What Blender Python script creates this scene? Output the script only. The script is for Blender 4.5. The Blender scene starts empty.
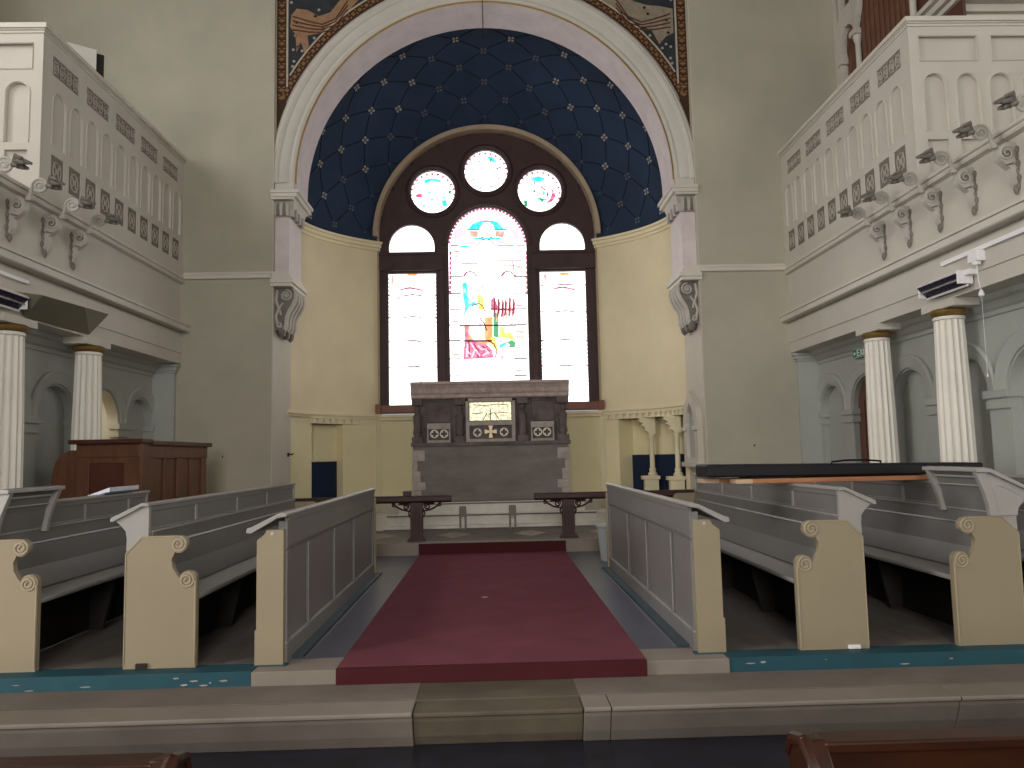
import bpy, bmesh, math, random
from mathutils import Vector, Matrix
from mathutils.geometry import tessellate_polygon
random.seed(7)
PI = math.pi
SC = bpy.context.scene
COL = SC.collection

# ------------------------------------------------------------------ camera
cam_d = bpy.data.cameras.new('camera')
cam = bpy.data.objects.new('camera', cam_d)
COL.objects.link(cam)
yaw, pitch, roll = .026, .0896, -.0215
fw = Vector((math.sin(yaw) * math.cos(pitch), math.cos(yaw) * math.cos(pitch), math.sin(pitch)))
rt = Vector((math.cos(yaw), -math.sin(yaw), 0))
up = rt.cross(fw)
r2 = rt * math.cos(roll) + up * math.sin(roll)
u2 = -rt * math.sin(roll) + up * math.cos(roll)
cam.matrix_world = Matrix(((r2.x, u2.x, -fw.x, .03), (r2.y, u2.y, -fw.y, 0), (r2.z, u2.z, -fw.z, 1.6), (0, 0, 0, 1)))
cam_d.sensor_width = 36
cam_d.lens = 785.2 / 1024 * 36
cam_d.clip_start = .05
SC.camera = cam

# ------------------------------------------------------------------ world, light, exposure
SC.view_settings.view_transform = 'Standard'
SC.view_settings.look = 'None'
SC.view_settings.exposure = 0.15
SC.view_settings.gamma = 1
SC.view_settings.use_curve_mapping = False
W = bpy.data.worlds.new('world')
SC.world = W
W.use_nodes = True
W.node_tree.nodes['Background'].inputs[0].default_value = (.75, .85, 1, 1)
W.node_tree.nodes['Background'].inputs[1].default_value = .6


def area(name, loc, direction, sx, sy, power, col):
    d = bpy.data.lights.new(name, 'AREA')
    d.shape = 'RECTANGLE'
    d.size, d.size_y = sx, sy
    d.energy = power
    d.color = col
    o = bpy.data.objects.new(name, d)
    o.location = loc
    o.rotation_euler = Vector(direction).to_track_quat('-Z', 'Y').to_euler()
    COL.objects.link(o)


DAY = (1, .97, .93)
# daylight through the tall gallery windows of the north and south walls and the west window
for wy, pw in ((8.6, 14), (5.2, 105), (1.2, 170), (-3.4, 110)):
    area('window_daylight', (-7.15, wy, 7.5), (1, 0, -.12), 1.5, 3.0, pw, DAY)
for wy, pw in ((5.2, 10), (1.2, 30), (-3.4, 40)):
    area('window_daylight', (7.15, wy, 7.5), (-1, 0, -.12), 1.5, 3.0, pw, DAY)
area('window_daylight', (0, -7.8, 4.3), (0, 1, .03), 3.6, 4.2, 570, DAY)
# added fill lights beneath the galleries; the lower walls have no windows
area('aisle_fill_light', (-7.2, 1.8, 1.9), (1, .35, .05), 3.2, 1.4, 300, DAY)
area('aisle_fill_light', (7.2, 1.8, 1.9), (-1, .35, .05), 3.2, 1.4, 60, DAY)


# ------------------------------------------------------------------ materials
def hexc(h):
    v = [int(h[i:i + 2], 16) / 255 for i in (0, 2, 4)]
    return tuple([x / 12.92 if x <= .04045 else ((x + .055) / 1.055) ** 2.4 for x in v] + [1])


MATS = {}


def mat(name, h, rough=.7, var=.12, scale=3.0, metal=0, spec=.35, bump=0, bscale=40, h2=None, stretch=None, detail=5):
    m = bpy.data.materials.new(name)
    m.use_nodes = True
    nt = m.node_tree
    b = nt.nodes['Principled BSDF']
    b.inputs['Roughness'].default_value = rough
    b.inputs['Metallic'].default_value = metal
    b.inputs['Specular IOR Level'].default_value = spec
    c = hexc(h)
    tc = nt.nodes.new('ShaderNodeTexCoord')
    mp = nt.nodes.new('ShaderNodeMapping')
    nt.links.new(tc.outputs['Object'], mp.inputs[0])
    if stretch:
        mp.inputs['Scale'].default_value = stretch
    nz = nt.nodes.new('ShaderNodeTexNoise')
    nz.inputs['Scale'].default_value = scale
    nz.inputs['Detail'].default_value = detail
    nz.inputs['Roughness'].default_value = .6
    nt.links.new(mp.outputs[0], nz.inputs['Vector'])
    rp = nt.nodes.new('ShaderNodeValToRGB')
    rp.color_ramp.elements[0].position = .3
    rp.color_ramp.elements[1].position = .7
    c2 = hexc(h2) if h2 else tuple([min(1, x * (1 + var)) for x in c[:3]] + [1])
    c1 = c if h2 else tuple([x * (1 - var) for x in c[:3]] + [1])
    rp.color_ramp.elements[0].color = c1
    rp.color_ramp.elements[1].color = c2
    nt.links.new(nz.outputs['Fac'], rp.inputs[0])
    nt.links.new(rp.outputs[0], b.inputs['Base Color'])
    if bump:
        bz = nt.nodes.new('ShaderNodeTexNoise')
        bz.inputs['Scale'].default_value = bscale
        nt.links.new(mp.outputs[0], bz.inputs['Vector'])
        bp = nt.nodes.new('ShaderNodeBump')
        bp.inputs['Strength'].default_value = bump
        bp.inputs['Distance'].default_value = .01
        nt.links.new(bz.outputs['Fac'], bp.inputs['Height'])
        nt.links.new(bp.outputs[0], b.inputs['Normal'])
    MATS[name] = m
    return m


def glow(name, h, strength, h2=None, scale=8):
    m = bpy.data.materials.new(name)
    m.use_nodes = True
    nt = m.node_tree
    b = nt.nodes['Principled BSDF']
    b.inputs['Base Color'].default_value = hexc(h)
    b.inputs['Roughness'].default_value = .3
    b.inputs['Emission Strength'].default_value = strength
    b.inputs['Emission Color'].default_value = hexc(h)
    if h2:
        tc = nt.nodes.new('ShaderNodeTexCoord')
        nz = nt.nodes.new('ShaderNodeTexNoise')
        nz.inputs['Scale'].default_value = scale
        nz.inputs['Detail'].default_value = 3
        rp = nt.nodes.new('ShaderNodeValToRGB')
        rp.color_ramp.elements[0].position = .42
        rp.color_ramp.elements[1].position = .55
        rp.color_ramp.elements[0].color = hexc(h2)
        rp.color_ramp.elements[1].color = hexc(h)
        nt.links.new(tc.outputs['Object'], nz.inputs['Vector'])
        nt.links.new(nz.outputs['Fac'], rp.inputs[0])
        nt.links.new(rp.outputs[0], b.inputs['Emission Color'])
    MATS[name] = m
    return m


mat('plaster', 'B2AD9D', .8, .11, .8, bump=.1)
mat('plaster_pier', 'C6BFB2', .7, .06, 1.2)
mat('gallery_paint', 'CBC5BB', .6, .05, 1.5)
mat('trim_white', 'D2CCC2', .5, .05, 2)
mat('aisle_grey', 'AAACA7', .7, .06, 1.0)
mat('column_white', 'E9E4DA', .45, .04, 3)
mat('brass_ring', '8E7240', .4, .3, 9, metal=.5)
mat('apse_cream', 'DFD2B0', .75, .06, 1.3)
mat('apse_dado', 'E6DBB2', .75, .06, 1.3)
mat('ring_beige', 'A8947E', .6, .12, 3)
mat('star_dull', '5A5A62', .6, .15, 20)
mat('apse_trim', 'E2D7B6', .6, .05, 2)
mat('dome_blue', '22334C', .75, .22, .8)
mat('dome_line', '141C2C', .8, .1, 2)
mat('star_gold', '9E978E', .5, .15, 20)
mat('arch_paint', 'C8C3BA', .55, .06, 1.5)
mat('soffit', 'D6CACA', .45, .10, 4)
mat('gold_line', 'A88A50', .35, .1, 10, metal=.6)
mat('mural_ground', '2E3237', .8, .35, 5)
mat('mural_band', '3E2618', .7, .25, 30)
mat('mural_gold', '86603A', .6, .2, 30)
mat('mural_line', 'B7AC98', .6, .1, 10)
mat('mural_robe', '96755A', .8, .2, 14)
mat('mural_robe_pale', '8E8270', .8, .2, 14)
mat('mural_fold', '5A3A2C', .8, .2, 20)
mat('mural_green', '6B6A4A', .8, .3, 16)
mat('mural_cloud', '5C5F5E', .8, .3, 12)
mat('tracery', '3E2A2A', .55, .2, 5)
mat('sill_wood', '7A4A34', .4, .2, 5)
mat('stone_dark', '544A48', .8, .28, 5, h2='75696A')
mat('stone_block', '6E6765', .8, .2, 2.2, h2='857E7A', stretch=(1, 1, 2.5))
mat('stone_pale', 'A89E98', .7, .2, 7)
mat('stone_cornice', 'B5A49E', .7, .22, 9)
mat('step_marble', 'DAD5CD', .5, .12, 4)
mat('step_stone', '7A7068', .75, .16, 2.4, bump=.15, bscale=60)
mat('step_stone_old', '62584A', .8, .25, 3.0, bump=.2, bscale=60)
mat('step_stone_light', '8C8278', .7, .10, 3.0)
mat('sanct_floor', '6E6660', .5, .2, 3)
mat('slate', '3C3E52', .28, .25, 1.8, spec=.5, h2='505268')
mat('slate_edge', '36454E', .5, .15, 4)
mat('slate_line', '6B7078', .5, .1, 4)
mat('nave_floor', '15161C', .3, .35, 5, spec=.5, h2='262A3A')
mat('pew_floor', '6E6762', .8, .22, 2.2, stretch=(4, 1, 1))
mat('teal_paint', '24505C', .6, .12, 5)
mat('carpet', '78434F', .95, .10, 3, spec=.1, bump=.3, bscale=300)
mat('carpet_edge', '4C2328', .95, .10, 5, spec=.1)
mat('pew_grey', '7D7A79', .38, .07, 1.5, spec=.45)
mat('pew_edge', 'A09C98', .4, .06, 4, spec=.45)
mat('pew_cream', '988B73', .6, .06, 1.2)
mat('pew_cream_relief', 'A89B83', .5, .05, 3)
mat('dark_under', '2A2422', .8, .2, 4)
mat('rail_wood', '3B2220', .45, .25, 8)
mat('console_wood', '64402E', .4, .22, 2.2, stretch=(6, 6, 1))
mat('console_dark', '4E2A1E', .4, .2, 3)
mat('nave_pew_wood', '341809', .35, .35, 5, stretch=(1, 4, 4))
mat('plank_wood', 'A8714E', .5, .2, 3, stretch=(1, 8, 8))
mat('plank_end', 'C2A68A', .6, .1, 8)
mat('black_vinyl', '0E0E12', .5, .2, 9)
mat('navy_cloth', '16243F', .9, .15, 4, stretch=(12, 12, .6))
mat('organ_brown', '5A3A30', .5, .25, 3, stretch=(8, 8, .4))
mat('organ_pipe', '6B4636', .4, .2, 3)
mat('grille_dark', '7A7168', .7, .2, 15)
mat('grille_scroll', 'ADA59B', .5, .15, 15)
mat('bracket_grey', '746E68', .45, .22, 14)
mat('bracket_light', 'BAB4AC', .45, .1, 8)
mat('speaker_olive', '7C7766', .7, .08, 2)
mat('heater_glass', '2A2338', .25, .3, 18)
mat('plastic_white', 'F0EEF0', .4, .03, 2)
mat('chrome', 'C8C8CC', .25, .05, 2, metal=.8)
mat('bin_white', 'AEB4B6', .4, .06, 5)
mat('paper_white', 'D8DAE4', .6, .04, 5)
mat('paper_blue', '5A6478', .5, .1, 5)
mat('exit_green', '2E8A62', .5, .05, 5)
mat('door_brown', '6A4A3E', .5, .2, 2, stretch=(5, 5, .5))
mat('door_room', 'D8C4A0', .7, .05, 2)
mat('hook_dark', '2C241E', .5, .1, 5)
mat('ceiling_paint', '6A6458', .8, .05, 1)
mat('quatrefoil', 'F0EADC', .5, .1, 12)
mat('cross_gold', 'DCC9A0', .4, .1, 12, metal=.2)
mat('board_white', 'D8D4CC', .6, .06, 3)
mat('brass', 'B48A3A', .3, .1, 8, metal=.8)
mat('socket_metal', '77716A', .45, .2, 9)
GW = 2.4
glow('glass_white', 'FFFFFF', GW)
glow('glass_pale', 'FFFFFF', 1.7, 'F6F0F6', 9)
glow('glass_cyan', '2FD3DC', 1.05, '6FE8F0', 10)
glow('glass_blue', '2E9ECF', .9)
glow('glass_red', 'D94C78', .95, 'F08CA8', 12)
glow('glass_magenta', 'B03A66', .8, 'E4A0C0', 18)
glow('glass_salmon', 'E39A8C', .95, 'F4C8C0', 12)
glow('glass_orange', 'F2B26A', 1.0, 'E88A5A', 12)
glow('glass_yellow', 'F2E46A', 1.0, 'D8C020', 14)
glow('glass_green', '3FA06C', .85)
glow('glass_lead', '8A4A58', .4)
glow('glass_tint', 'F2CEDC', .95)
glow('glass_ice', 'BDE6F4', .95)
glow('glass_lead_dark', '5A3A44', .25)
glow('mosaic_gold_glow', 'F8F3D0', .85, '8A8440', 26)  # mosaic given a glow of its own for brightness; it is no lamp
glow('day_pane', 'FFFFFF', 1.5)


# ------------------------------------------------------------------ mesh builder
class MB:
    def __init__(s, mats='plaster', sx=1, off=(0, 0, 0)):
        s.v, s.f, s.m, s.sm = [], [], [], []
        s.mats = [mats] if isinstance(mats, str) else list(mats)
        s.sx = sx
        s.off = off

    def add(s, vs, fs, mi=0, smooth=False):
        b = len(s.v)
        for p in vs:
            s.v.append(((p[0] + s.off[0]) * s.sx, p[1] + s.off[1], p[2] + s.off[2]))
        for f in fs:
            s.f.append([b + i for i in f])
            s.m.append(mi)
            s.sm.append(smooth)
        return s

    def box(s, x0, x1, y0, y1, z0, z1, mi=0):
        vs = [(x, y, z) for x in (x0, x1) for y in (y0, y1) for z in (z0, z1)]
        return s.add(vs, [(0, 1, 3, 2), (4, 6, 7, 5), (0, 4, 5, 1), (2, 3, 7, 6), (0, 2, 6, 4), (1, 5, 7, 3)], mi)

    def prism(s, pts, plane, t0, t1, mi=0, holes=(), smooth=False):
        """extrude a polygon (with holes) of the plane xz / yz / xy along the third axis"""
        def P(p, t):
            return {'xz': (p[0], t, p[1]), 'yz': (t, p[0], p[1]), 'xy': (p[0], p[1], t)}[plane]
        loops = [list(pts)] + [list(h) for h in holes]
        flat = [p for l in loops for p in l]
        tris = tessellate_polygon([[Vector((p[0], p[1], 0)) for p in l] for l in loops]) if (holes or len(pts) > 4) else [tuple(range(len(pts)))]
        n = len(flat)
        vs = [P(p, t0) for p in flat] + [P(p, t1) for p in flat]
        fs = [tuple(t) for t in tris] + [tuple(n + i for i in reversed(t)) for t in tris]
        s.add(vs, fs, mi)
        base = len(s.v) - 2 * n
        k = 0
        for l in loops:
            L = len(l)
            for i in range(L):
                j = (i + 1) % L
                s.f.append([base + k + i, base + k + j, base + n + k + j, base + n + k + i])
                s.m.append(mi)
                s.sm.append(smooth)
            k += L
        return s

    def tube(s, path, r, n=8, mi=0, closed=False, radii=None, cap=True):
        pts = [Vector(p) for p in path]
        N = len(pts)
        vs = []
        prev = None
        for i, p in enumerate(pts):
            a = pts[i - 1] if (i > 0 or closed) else p
            b = pts[(i + 1) % N] if (i < N - 1 or closed) else p
            t = (b - a).normalized()
            if prev is None:
                ref = Vector((0, 0, 1)) if abs(t.z) < .9 else Vector((1, 0, 0))
                u = t.cross(ref).normalized()
            else:
                u = (prev - t * prev.dot(t)).normalized()
            prev = u
            w = t.cross(u)
            rr = radii[i] if radii else r
            for k in range(n):
                a_ = 2 * PI * k / n
                vs.append(tuple(p + u * (rr * math.cos(a_)) + w * (rr * math.sin(a_))))
        fs = []
        for i in range(N if closed else N - 1):
            for k in range(n):
                i2 = (i + 1) % N
                fs.append((i * n + k, i * n + (k + 1) % n, i2 * n + (k + 1) % n, i2 * n + k))
        if cap and not closed:
            fs.append(tuple(range(n)))
            fs.append(tuple((N - 1) * n + k for k in reversed(range(n))))
        return s.add(vs, fs, mi, True)

    def lathe(s, prof, cx, cy, n=24, mi=0, flute=0, fl_n=16, axis='z', cz=0, smooth=True):
        """prof: (radius, height) pairs"""
        vs = []
        for r, h in prof:
            for k in range(n):
                a = 2 * PI * k / n
                rr = r * (1 - flute * abs(math.sin(a * fl_n / 2)) ** .7) if flute else r
                if axis == 'z':
                    vs.append((cx + rr * math.cos(a), cy + rr * math.sin(a), h))
                elif axis == 'y':
                    vs.append((cx + rr * math.cos(a), h, cz + rr * math.sin(a)))
                else:
                    vs.append((h, cy + rr * math.cos(a), cz + rr * math.sin(a)))
        fs = []
        for i in range(len(prof) - 1):
            for k in range(n):
                fs.append((i * n + k, i * n + (k + 1) % n, (i + 1) * n + (k + 1) % n, (i + 1) * n + k))
        fs.append(tuple(range(n)))
        fs.append(tuple((len(prof) - 1) * n + k for k in reversed(range(n))))
        return s.add(vs, fs, mi, smooth)

    def arcband(s, cx, cz, prof, a0, a1, n=48, mi=0, smooth=True):
        """revolve closed profile [(radius, y)] about the y axis through (cx, cz)"""
        vs = []
        m = len(prof)
        for i in range(n + 1):
            a = a0 + (a1 - a0) * i / n
            for r, y in prof:
                vs.append((cx + r * math.cos(a), y, cz + r * math.sin(a)))
        fs = []
        for i in range(n):
            for k in range(m):
                fs.append((i * m + k, i * m + (k + 1) % m, (i + 1) * m + (k + 1) % m, (i + 1) * m + k))
        fs.append(tuple(range(m)))
        fs.append(tuple(n * m + k for k in reversed(range(m))))
        return s.add(vs, fs, mi, smooth)

    def disc(s, c, r, t, n=20, axis='y', mi=0):
        x, y, z = c
        if axis == 'y':
            return s.lathe([(r, y - t / 2), (r, y + t / 2)], x, 0, n, mi, axis='y', cz=z, smooth=False)
        if axis == 'x':
            return s.lathe([(r, x - t / 2), (r, x + t / 2)], 0, y, n, mi, axis='x', cz=z, smooth=False)
        return s.lathe([(r, z - t / 2), (r, z + t / 2)], x, y, n, mi, smooth=False)

    def build(s, name, parent=None, bevel=0, autosmooth=True):
        me = bpy.data.meshes.new(name)
        me.from_pydata(s.v, [], s.f)
        for m in s.mats:
            me.materials.append(MATS[m])
        me.polygons.foreach_set('material_index', s.m)
        me.polygons.foreach_set('use_smooth', s.sm)
        bm = bmesh.new()
        bm.from_mesh(me)
        bmesh.ops.recalc_face_normals(bm, faces=bm.faces)
        bm.to_mesh(me)
        bm.free()
        if any(s.sm):
            me.set_sharp_from_angle(angle=math.radians(38))
        o = bpy.data.objects.new(name, me)
        COL.objects.link(o)
        if parent is not None:
            o.parent = parent
            o.matrix_parent_inverse = Matrix.Translation(-Vector(parent['at'])) if 'at' in parent else Matrix()
        if bevel:
            b = o.modifiers.new('bevel', 'BEVEL')
            b.width = bevel
            b.segments = 2
            b.limit_method = 'ANGLE'
            b.angle_limit = math.radians(50)
        return o


def thing(name, label, cat, loc=(0, 0, 0), group=None):
    o = bpy.data.objects.new(name, None)
    o.empty_display_size = .1
    o.location = loc
    o['at'] = list(loc)
    COL.objects.link(o)
    o['label'] = label
    o['category'] = cat
    if group:
        o['group'] = group
    return o


def tag(o, label, cat, group=None):
    o['label'] = label
    o['category'] = cat
    if group:
        o['group'] = group
    return o


def struct(o, label=None):
    o['kind'] = 'structure'
    if label:
        o['label'] = label
    return o


def arcpts(cx, cz, r, a0, a1, n):
    return [(cx + r * math.cos(math.radians(a0 + (a1 - a0) * i / n)), cz + r * math.sin(math.radians(a0 + (a1 - a0) * i / n))) for i in range(n + 1)]


def spiral(cx, cz, r0, r1, a0, turns, n, y):
    out = []
    for i in range(n + 1):
        t = i / n
        a = math.radians(a0) + turns * 2 * PI * t
        r = r0 + (r1 - r0) * t
        out.append((cx + r * math.cos(a), y, cz + r * math.sin(a)))
    return out


# ================================================================== SETTING: floors and steps
struct(MB('nave_floor').box(-8, 8, -9, 5.5, -.2, 0).build('floor'))
# lower chancel step: one long worn course of separate slabs
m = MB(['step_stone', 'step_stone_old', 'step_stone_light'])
xs = [(-8, -.44, 0), (-.436, .50, 1), (.504, .652, 0), (.656, 2.6, 0), (2.603, 8, 0)]
for x0, x1, mi in xs:
    zt = .208 if mi == 0 else .198
    yn = 4.43 if mi == 0 else 4.45
    pr = [(yn + .10, 0), (yn + .06, zt - .14), (yn + .025, zt - .05), (yn + .02, zt), (4.66, zt), (4.66, 0)]
    m.prism(pr, 'yz', x0, x1, mi)
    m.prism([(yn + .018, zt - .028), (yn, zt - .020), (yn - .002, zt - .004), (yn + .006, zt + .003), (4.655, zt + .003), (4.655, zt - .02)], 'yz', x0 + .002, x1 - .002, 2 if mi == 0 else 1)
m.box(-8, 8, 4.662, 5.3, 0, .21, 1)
m.box(-8, -.44, 4.665, 5.3, .2, .2125, 0)
m.box(.50, 8, 4.665, 5.3, .2, .2125, 0)
struct(m.build('chancel_step', bevel=.004))
# upper platform on which the stalls stand
struct(MB('pew_floor').box(-8, -1.52, 5.2, 14.6, -.2, .3).box(1.52, 8, 5.2, 14.6, -.2, .3).build('floor_stalls'))
struct(MB('slate').box(-1.52, 1.52, 5.32, 10.6, -.2, .3).build('floor_chancel'))
m = MB(['teal_paint', 'stone_pale'])
for sx in (-1, 1):
    a, b = sorted((sx * 1.49, sx * 8))
    m.box(a, b, 5.03, 5.21, .2, .301)
    a, b = sorted((sx * 1.30, sx * 1.52))
    m.box(a, b, 5.14, 5.21, .29, .303)
rnd = random.Random(3)
for x in [-3.05, -2.92, -2.84, -2.5, -1.95, -1.9, -1.84, -1.78, -1.74, -1.66, 1.62, 1.7, 2.1, 2.6, 2.9]:
    z = .22 + rnd.random() * .06
    w, h = rnd.uniform(.006, .035), rnd.uniform(.002, .007)
    m.prism([(x - w, z), (x - w * .2, z - h), (x + w, z - h * .3), (x + w * .7, z + h), (x - w * .5, z + h * .8)], 'xz', 5.028, 5.0305, 1)
struct(m.build('trim_1'))
struct(MB('step_stone_light').box(-1.488, 1.488, 5.02, 5.34, .2, .298).build('kerb_stone', bevel=.006))
# dark skirts and pale joint lines beside the screens
m = MB(['slate_edge', 'slate_line'])
for sx in (-1, 1):
    m.box(*sorted((sx * 1.24, sx * 1.33)), 5.34, 9.0, .3, .318)
    m.box(*sorted((sx * 1.215, sx * 1.232)), 5.34, 9.0, .3, .303, 1)
struct(m.build('baseboard_chancel'))
# communion step and sanctuary floor
m = MB(['sanct_floor', 'step_stone_light', 'stone_pale'])
m.box(-4.7, 4.7, 10.6, 14.4, -.2, .455)
m.box(-4.7, 4.7, 10.56, 10.75, .30, .462, 1)
for i in range(-6, 7):
    cx = i * .55
    m.prism([(cx - .24, 11.6), (cx, 11.15), (cx + .24, 11.6), (cx, 12.05)], 'xy', .455, .458, 2 if i % 2 else 0)
struct(m.build('floor_sanctuary'))
m = MB(['step_marble', 'sanct_floor'])
m.prism([(-2.75, 13.5), (-2.2, 12.62), (-1.7, 12.45), (1.7, 12.45), (2.2, 12.62), (2.75, 13.5), (1.93, 14.2), (-1.93, 14.2)], 'xy', .44, .515)
m.prism([(-2.6, 13.5), (-2.05, 12.72), (-1.65, 12.58), (1.65, 12.58), (2.05, 12.72), (2.6, 13.5), (1.93, 14.2), (-1.93, 14.2)], 'xy', .50, .67)
m.prism([(-2.0, 14.2), (-1.95, 13.55), (-1.5, 12.80), (1.5, 12.80), (1.95, 13.55), (2.0, 14.2)], 'xy', .66, .84)
# nosings; the darker strips beneath paint in their shadow lines
m.prism([(-1.68, 12.53), (1.68, 12.53), (1.68, 12.62), (-1.68, 12.62)], 'xy', .672, .690)
m.prism([(-1.66, 12.565), (1.66, 12.565), (1.66, 12.62), (-1.66, 12.62)], 'xy', .652, .672, 1)
m.prism([(-1.54, 12.75), (1.54, 12.75), (1.54, 12.84), (-1.54, 12.84)], 'xy', .842, .858)
m.prism([(-1.52, 12.785), (1.52, 12.785), (1.52, 12.84), (-1.52, 12.84)], 'xy', .822, .842, 1)
m.box(-1.70, 1.70, 12.435, 12.46, .456, .470, 1)
struct(m.build('altar_steps', bevel=.006))

# carpet: one long runner turned down over the kerb and up against the communion step
m = MB(['carpet', 'carpet_edge', 'stone_pale'])
m.box(-.96, .96, 5.03, 10.55, .300, .312)
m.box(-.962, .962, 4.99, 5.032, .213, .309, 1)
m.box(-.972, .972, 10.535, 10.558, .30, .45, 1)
m.disc((-.07, 7.3, .3125), .03, .002, 14, 'z', 2)
tag(m.build('carpet_runner'), 'long plain crimson carpet runner laid up the middle between the choir screens', 'carpet')

# ================================================================== SETTING: walls
YW = 11.3
# arch wall: central panel with the round opening (order carried on corbels)
R0, ZC = 2.78, 5.62
outer = [(-3.1, 10.5), (-3.1, 5.5), (-R0, 5.5)] + arcpts(0, ZC, R0, 180, 0, 64) + [(R0, 5.5), (3.1, 5.5), (3.1, 10.5)]
struct(MB('soffit').prism(outer, 'xz', YW, 12.0, smooth=True).build('wall_front'))
for sx, nm in ((-1, 'wall_front_left'), (1, 'wall_front_right')):
    m = MB(['plaster', 'plaster_pier'], sx)
    m.box(3.1, 8.2, YW - .10, 12.45, 0, 10.5)
    m.box(3.085, 3.1, YW - .095, 12.45, .3, 10.5, 1)
    struct(m.build(nm))
# plain outer strip and painted spandrels
for sx in (-1, 1):
    side = 'left' if sx < 0 else 'right'
    t = thing('painted_spandrel', ('dark starry mural with a flying figure in tan robes, left of the arch' if sx < 0 else
                                   'dark starry mural with a figure in pale grey robes, right of the arch'), 'mural', (sx * 2.4, YW, 7.2))
    # ground
    pts = [(2.90, 10.4)] + [(2.90, 7.18)] + [p for p in arcpts(0, ZC, 3.34, 30, 90, 40) if p[0] < 2.89] + [(0.03, 10.4)]
    m0 = MB(['mural_ground', 'star_gold'], sx).prism(pts, 'xz', YW - .012, YW - .002)
    # border: vertical strip and curved strip with white fillets
    m = MB(['mural_band', 'mural_line', 'mural_gold'], sx)
    m.box(2.93, 3.07, YW - .02, YW, 5.9, 10.4)
    m.arcband(0, ZC, [(3.19, YW - .018), (3.31, YW - .018), (3.31, YW), (3.19, YW)], math.radians(20), math.radians(90), 60)
    m.box(3.07, 3.095, YW - .024, YW, 5.6, 10.4, 1)
    m.box(2.905, 2.93, YW - .024, YW, 7.1, 10.4, 1)
    m.arcband(0, ZC, [(3.31, YW - .022), (3.335, YW - .022), (3.335, YW), (3.31, YW)], math.radians(30), math.radians(90), 60, 1)
    z = 6.9
    while z < 10.3:
        m.prism([(2.95, z + .03), (3.0, z), (3.05, z + .03), (3.0, z + .06)], 'xz', YW - .025, YW - .02, 2)
        m.prism([(2.94, z + .075), (2.965, z + .06), (2.99, z + .075), (2.965, z + .09)], 'xz', YW - .024, YW - .02, 2)
        m.prism([(3.01, z + .075), (3.035, z + .06), (3.06, z + .075), (3.035, z + .09)], 'xz', YW - .024, YW - .02, 2)
        z += .12
    a = 24
    while a < 90:
        for da, rr, q in ((0, 3.25, .035), (1.05, 3.22, .018), (1.05, 3.28, .018)):
            aa = math.radians(a + da)
            cx, cz = rr * math.cos(aa), ZC + rr * math.sin(aa)
            m.prism([(cx - q, cz), (cx, cz - q), (cx + q, cz), (cx, cz + q)], 'xz', YW - .023, YW - .018, 2)
        a += 2.1
    m.build('painted_border', t)
    # stars
    m = m0
    for (x, z) in ((2.83, 7.68), (2.70, 7.66), (2.52, 7.86), (2.84, 7.42), (2.80, 7.30), (2.45, 8.30), (2.86, 8.42), (2.30, 8.0), (2.78, 8.1), (2.80, 7.9), (2.76, 7.72), (2.82, 7.5), (2.38, 8.0), (2.78, 8.95), (2.66, 9.3), (2.5, 8.2), (2.3, 8.75), (2.72, 8.62)):
        m.disc((x, YW - .014, z), .022, .006, 8, 'y', 1)
    m.build('painted_ground', t)
    # the robed figure, drawn in flat painted shapes (coordinates read off the left side, mirrored with changes on the right)
    robe = [(2.86, 8.62), (2.78, 8.72), (2.62, 8.70), (2.45, 8.60), (2.28, 8.66), (2.16, 8.82), (2.02, 9.02), (1.80, 9.25), (1.68, 9.12), (1.84, 8.88), (2.02, 8.66),
            (2.16, 8.40), (2.40, 8.34), (2.62, 8.30), (2.60, 8.14), (2.66, 8.02), (2.72, 8.20), (2.78, 8.04), (2.80, 8.32), (2.88, 8.44)]
    if sx > 0:
        robe = [(2.88, 8.68), (2.7, 8.72), (2.5, 8.74), (2.3, 8.8), (2.12, 8.9), (1.9, 9.3), (1.62, 9.3), (1.70, 8.98), (1.9, 8.72), (2.15, 8.62), (2.35, 8.44), (2.55, 8.34), (2.66, 8.12), (2.76, 8.24), (2.88, 8.3)]
    m = MB(['mural_robe' if sx < 0 else 'mural_robe_pale', 'mural_fold', 'mural_green', 'mural_cloud'], sx, (0, 0, -.40))
    m.prism(robe, 'xz', YW - .017, YW - .012)
    for k in range(4):
        o_ = k * .07
        m.tube([(2.84, YW - .018, 8.60 - o_), (2.6, YW - .018, 8.52 - o_ * .8), (2.4, YW - .018, 8.47 - o_ * .6), (2.2, YW - .018, 8.56 - o_ * .7), (2.02, YW - .018, 8.84 - o_)], .012, 5, 1)
    m.prism([(1.7, 9.1), (1.95, 9.0), (2.0, 9.5), (1.6, 9.7)], 'xz', YW - .019, YW - .013, 2)
    m.prism([(2.5, 9.0), (2.75, 8.95), (2.7, 9.15), (2.45, 9.2)] if sx < 0 else [(2.2, 9.1), (2.5, 9.05), (2.45, 9.3), (2.25, 9.3)], 'xz', YW - .0165, YW - .012, 3)
    m.build('robed_figure', t)

# archivolt mouldings with a gilt fillet
m = MB(['arch_paint', 'gold_line'])
yf = YW
prof = [(2.80, yf + .05), (2.80, yf - .03), (2.84, yf - .045), (2.88, yf - .03), (2.92, yf - .06), (3.02, yf - .06), (3.04, yf - .08), (3.08, yf - .09), (3.10, yf - .07), (3.13, yf - .07), (3.165, yf - .03), (3.17, yf + .05)]
m.arcband(0, ZC, prof, 0, PI, 96)
for sx in (-1, 1):
    m.box(*sorted((sx * 2.80, sx * 3.08)), yf - .06, yf, 5.5, ZC + .01)
m.arcband(0, ZC, [(2.776, yf - .012), (2.776, yf - .034), (2.792, yf - .036), (2.80, yf - .012)], 0, PI, 96, 1)
struct(m.build('trim_2'))
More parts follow.
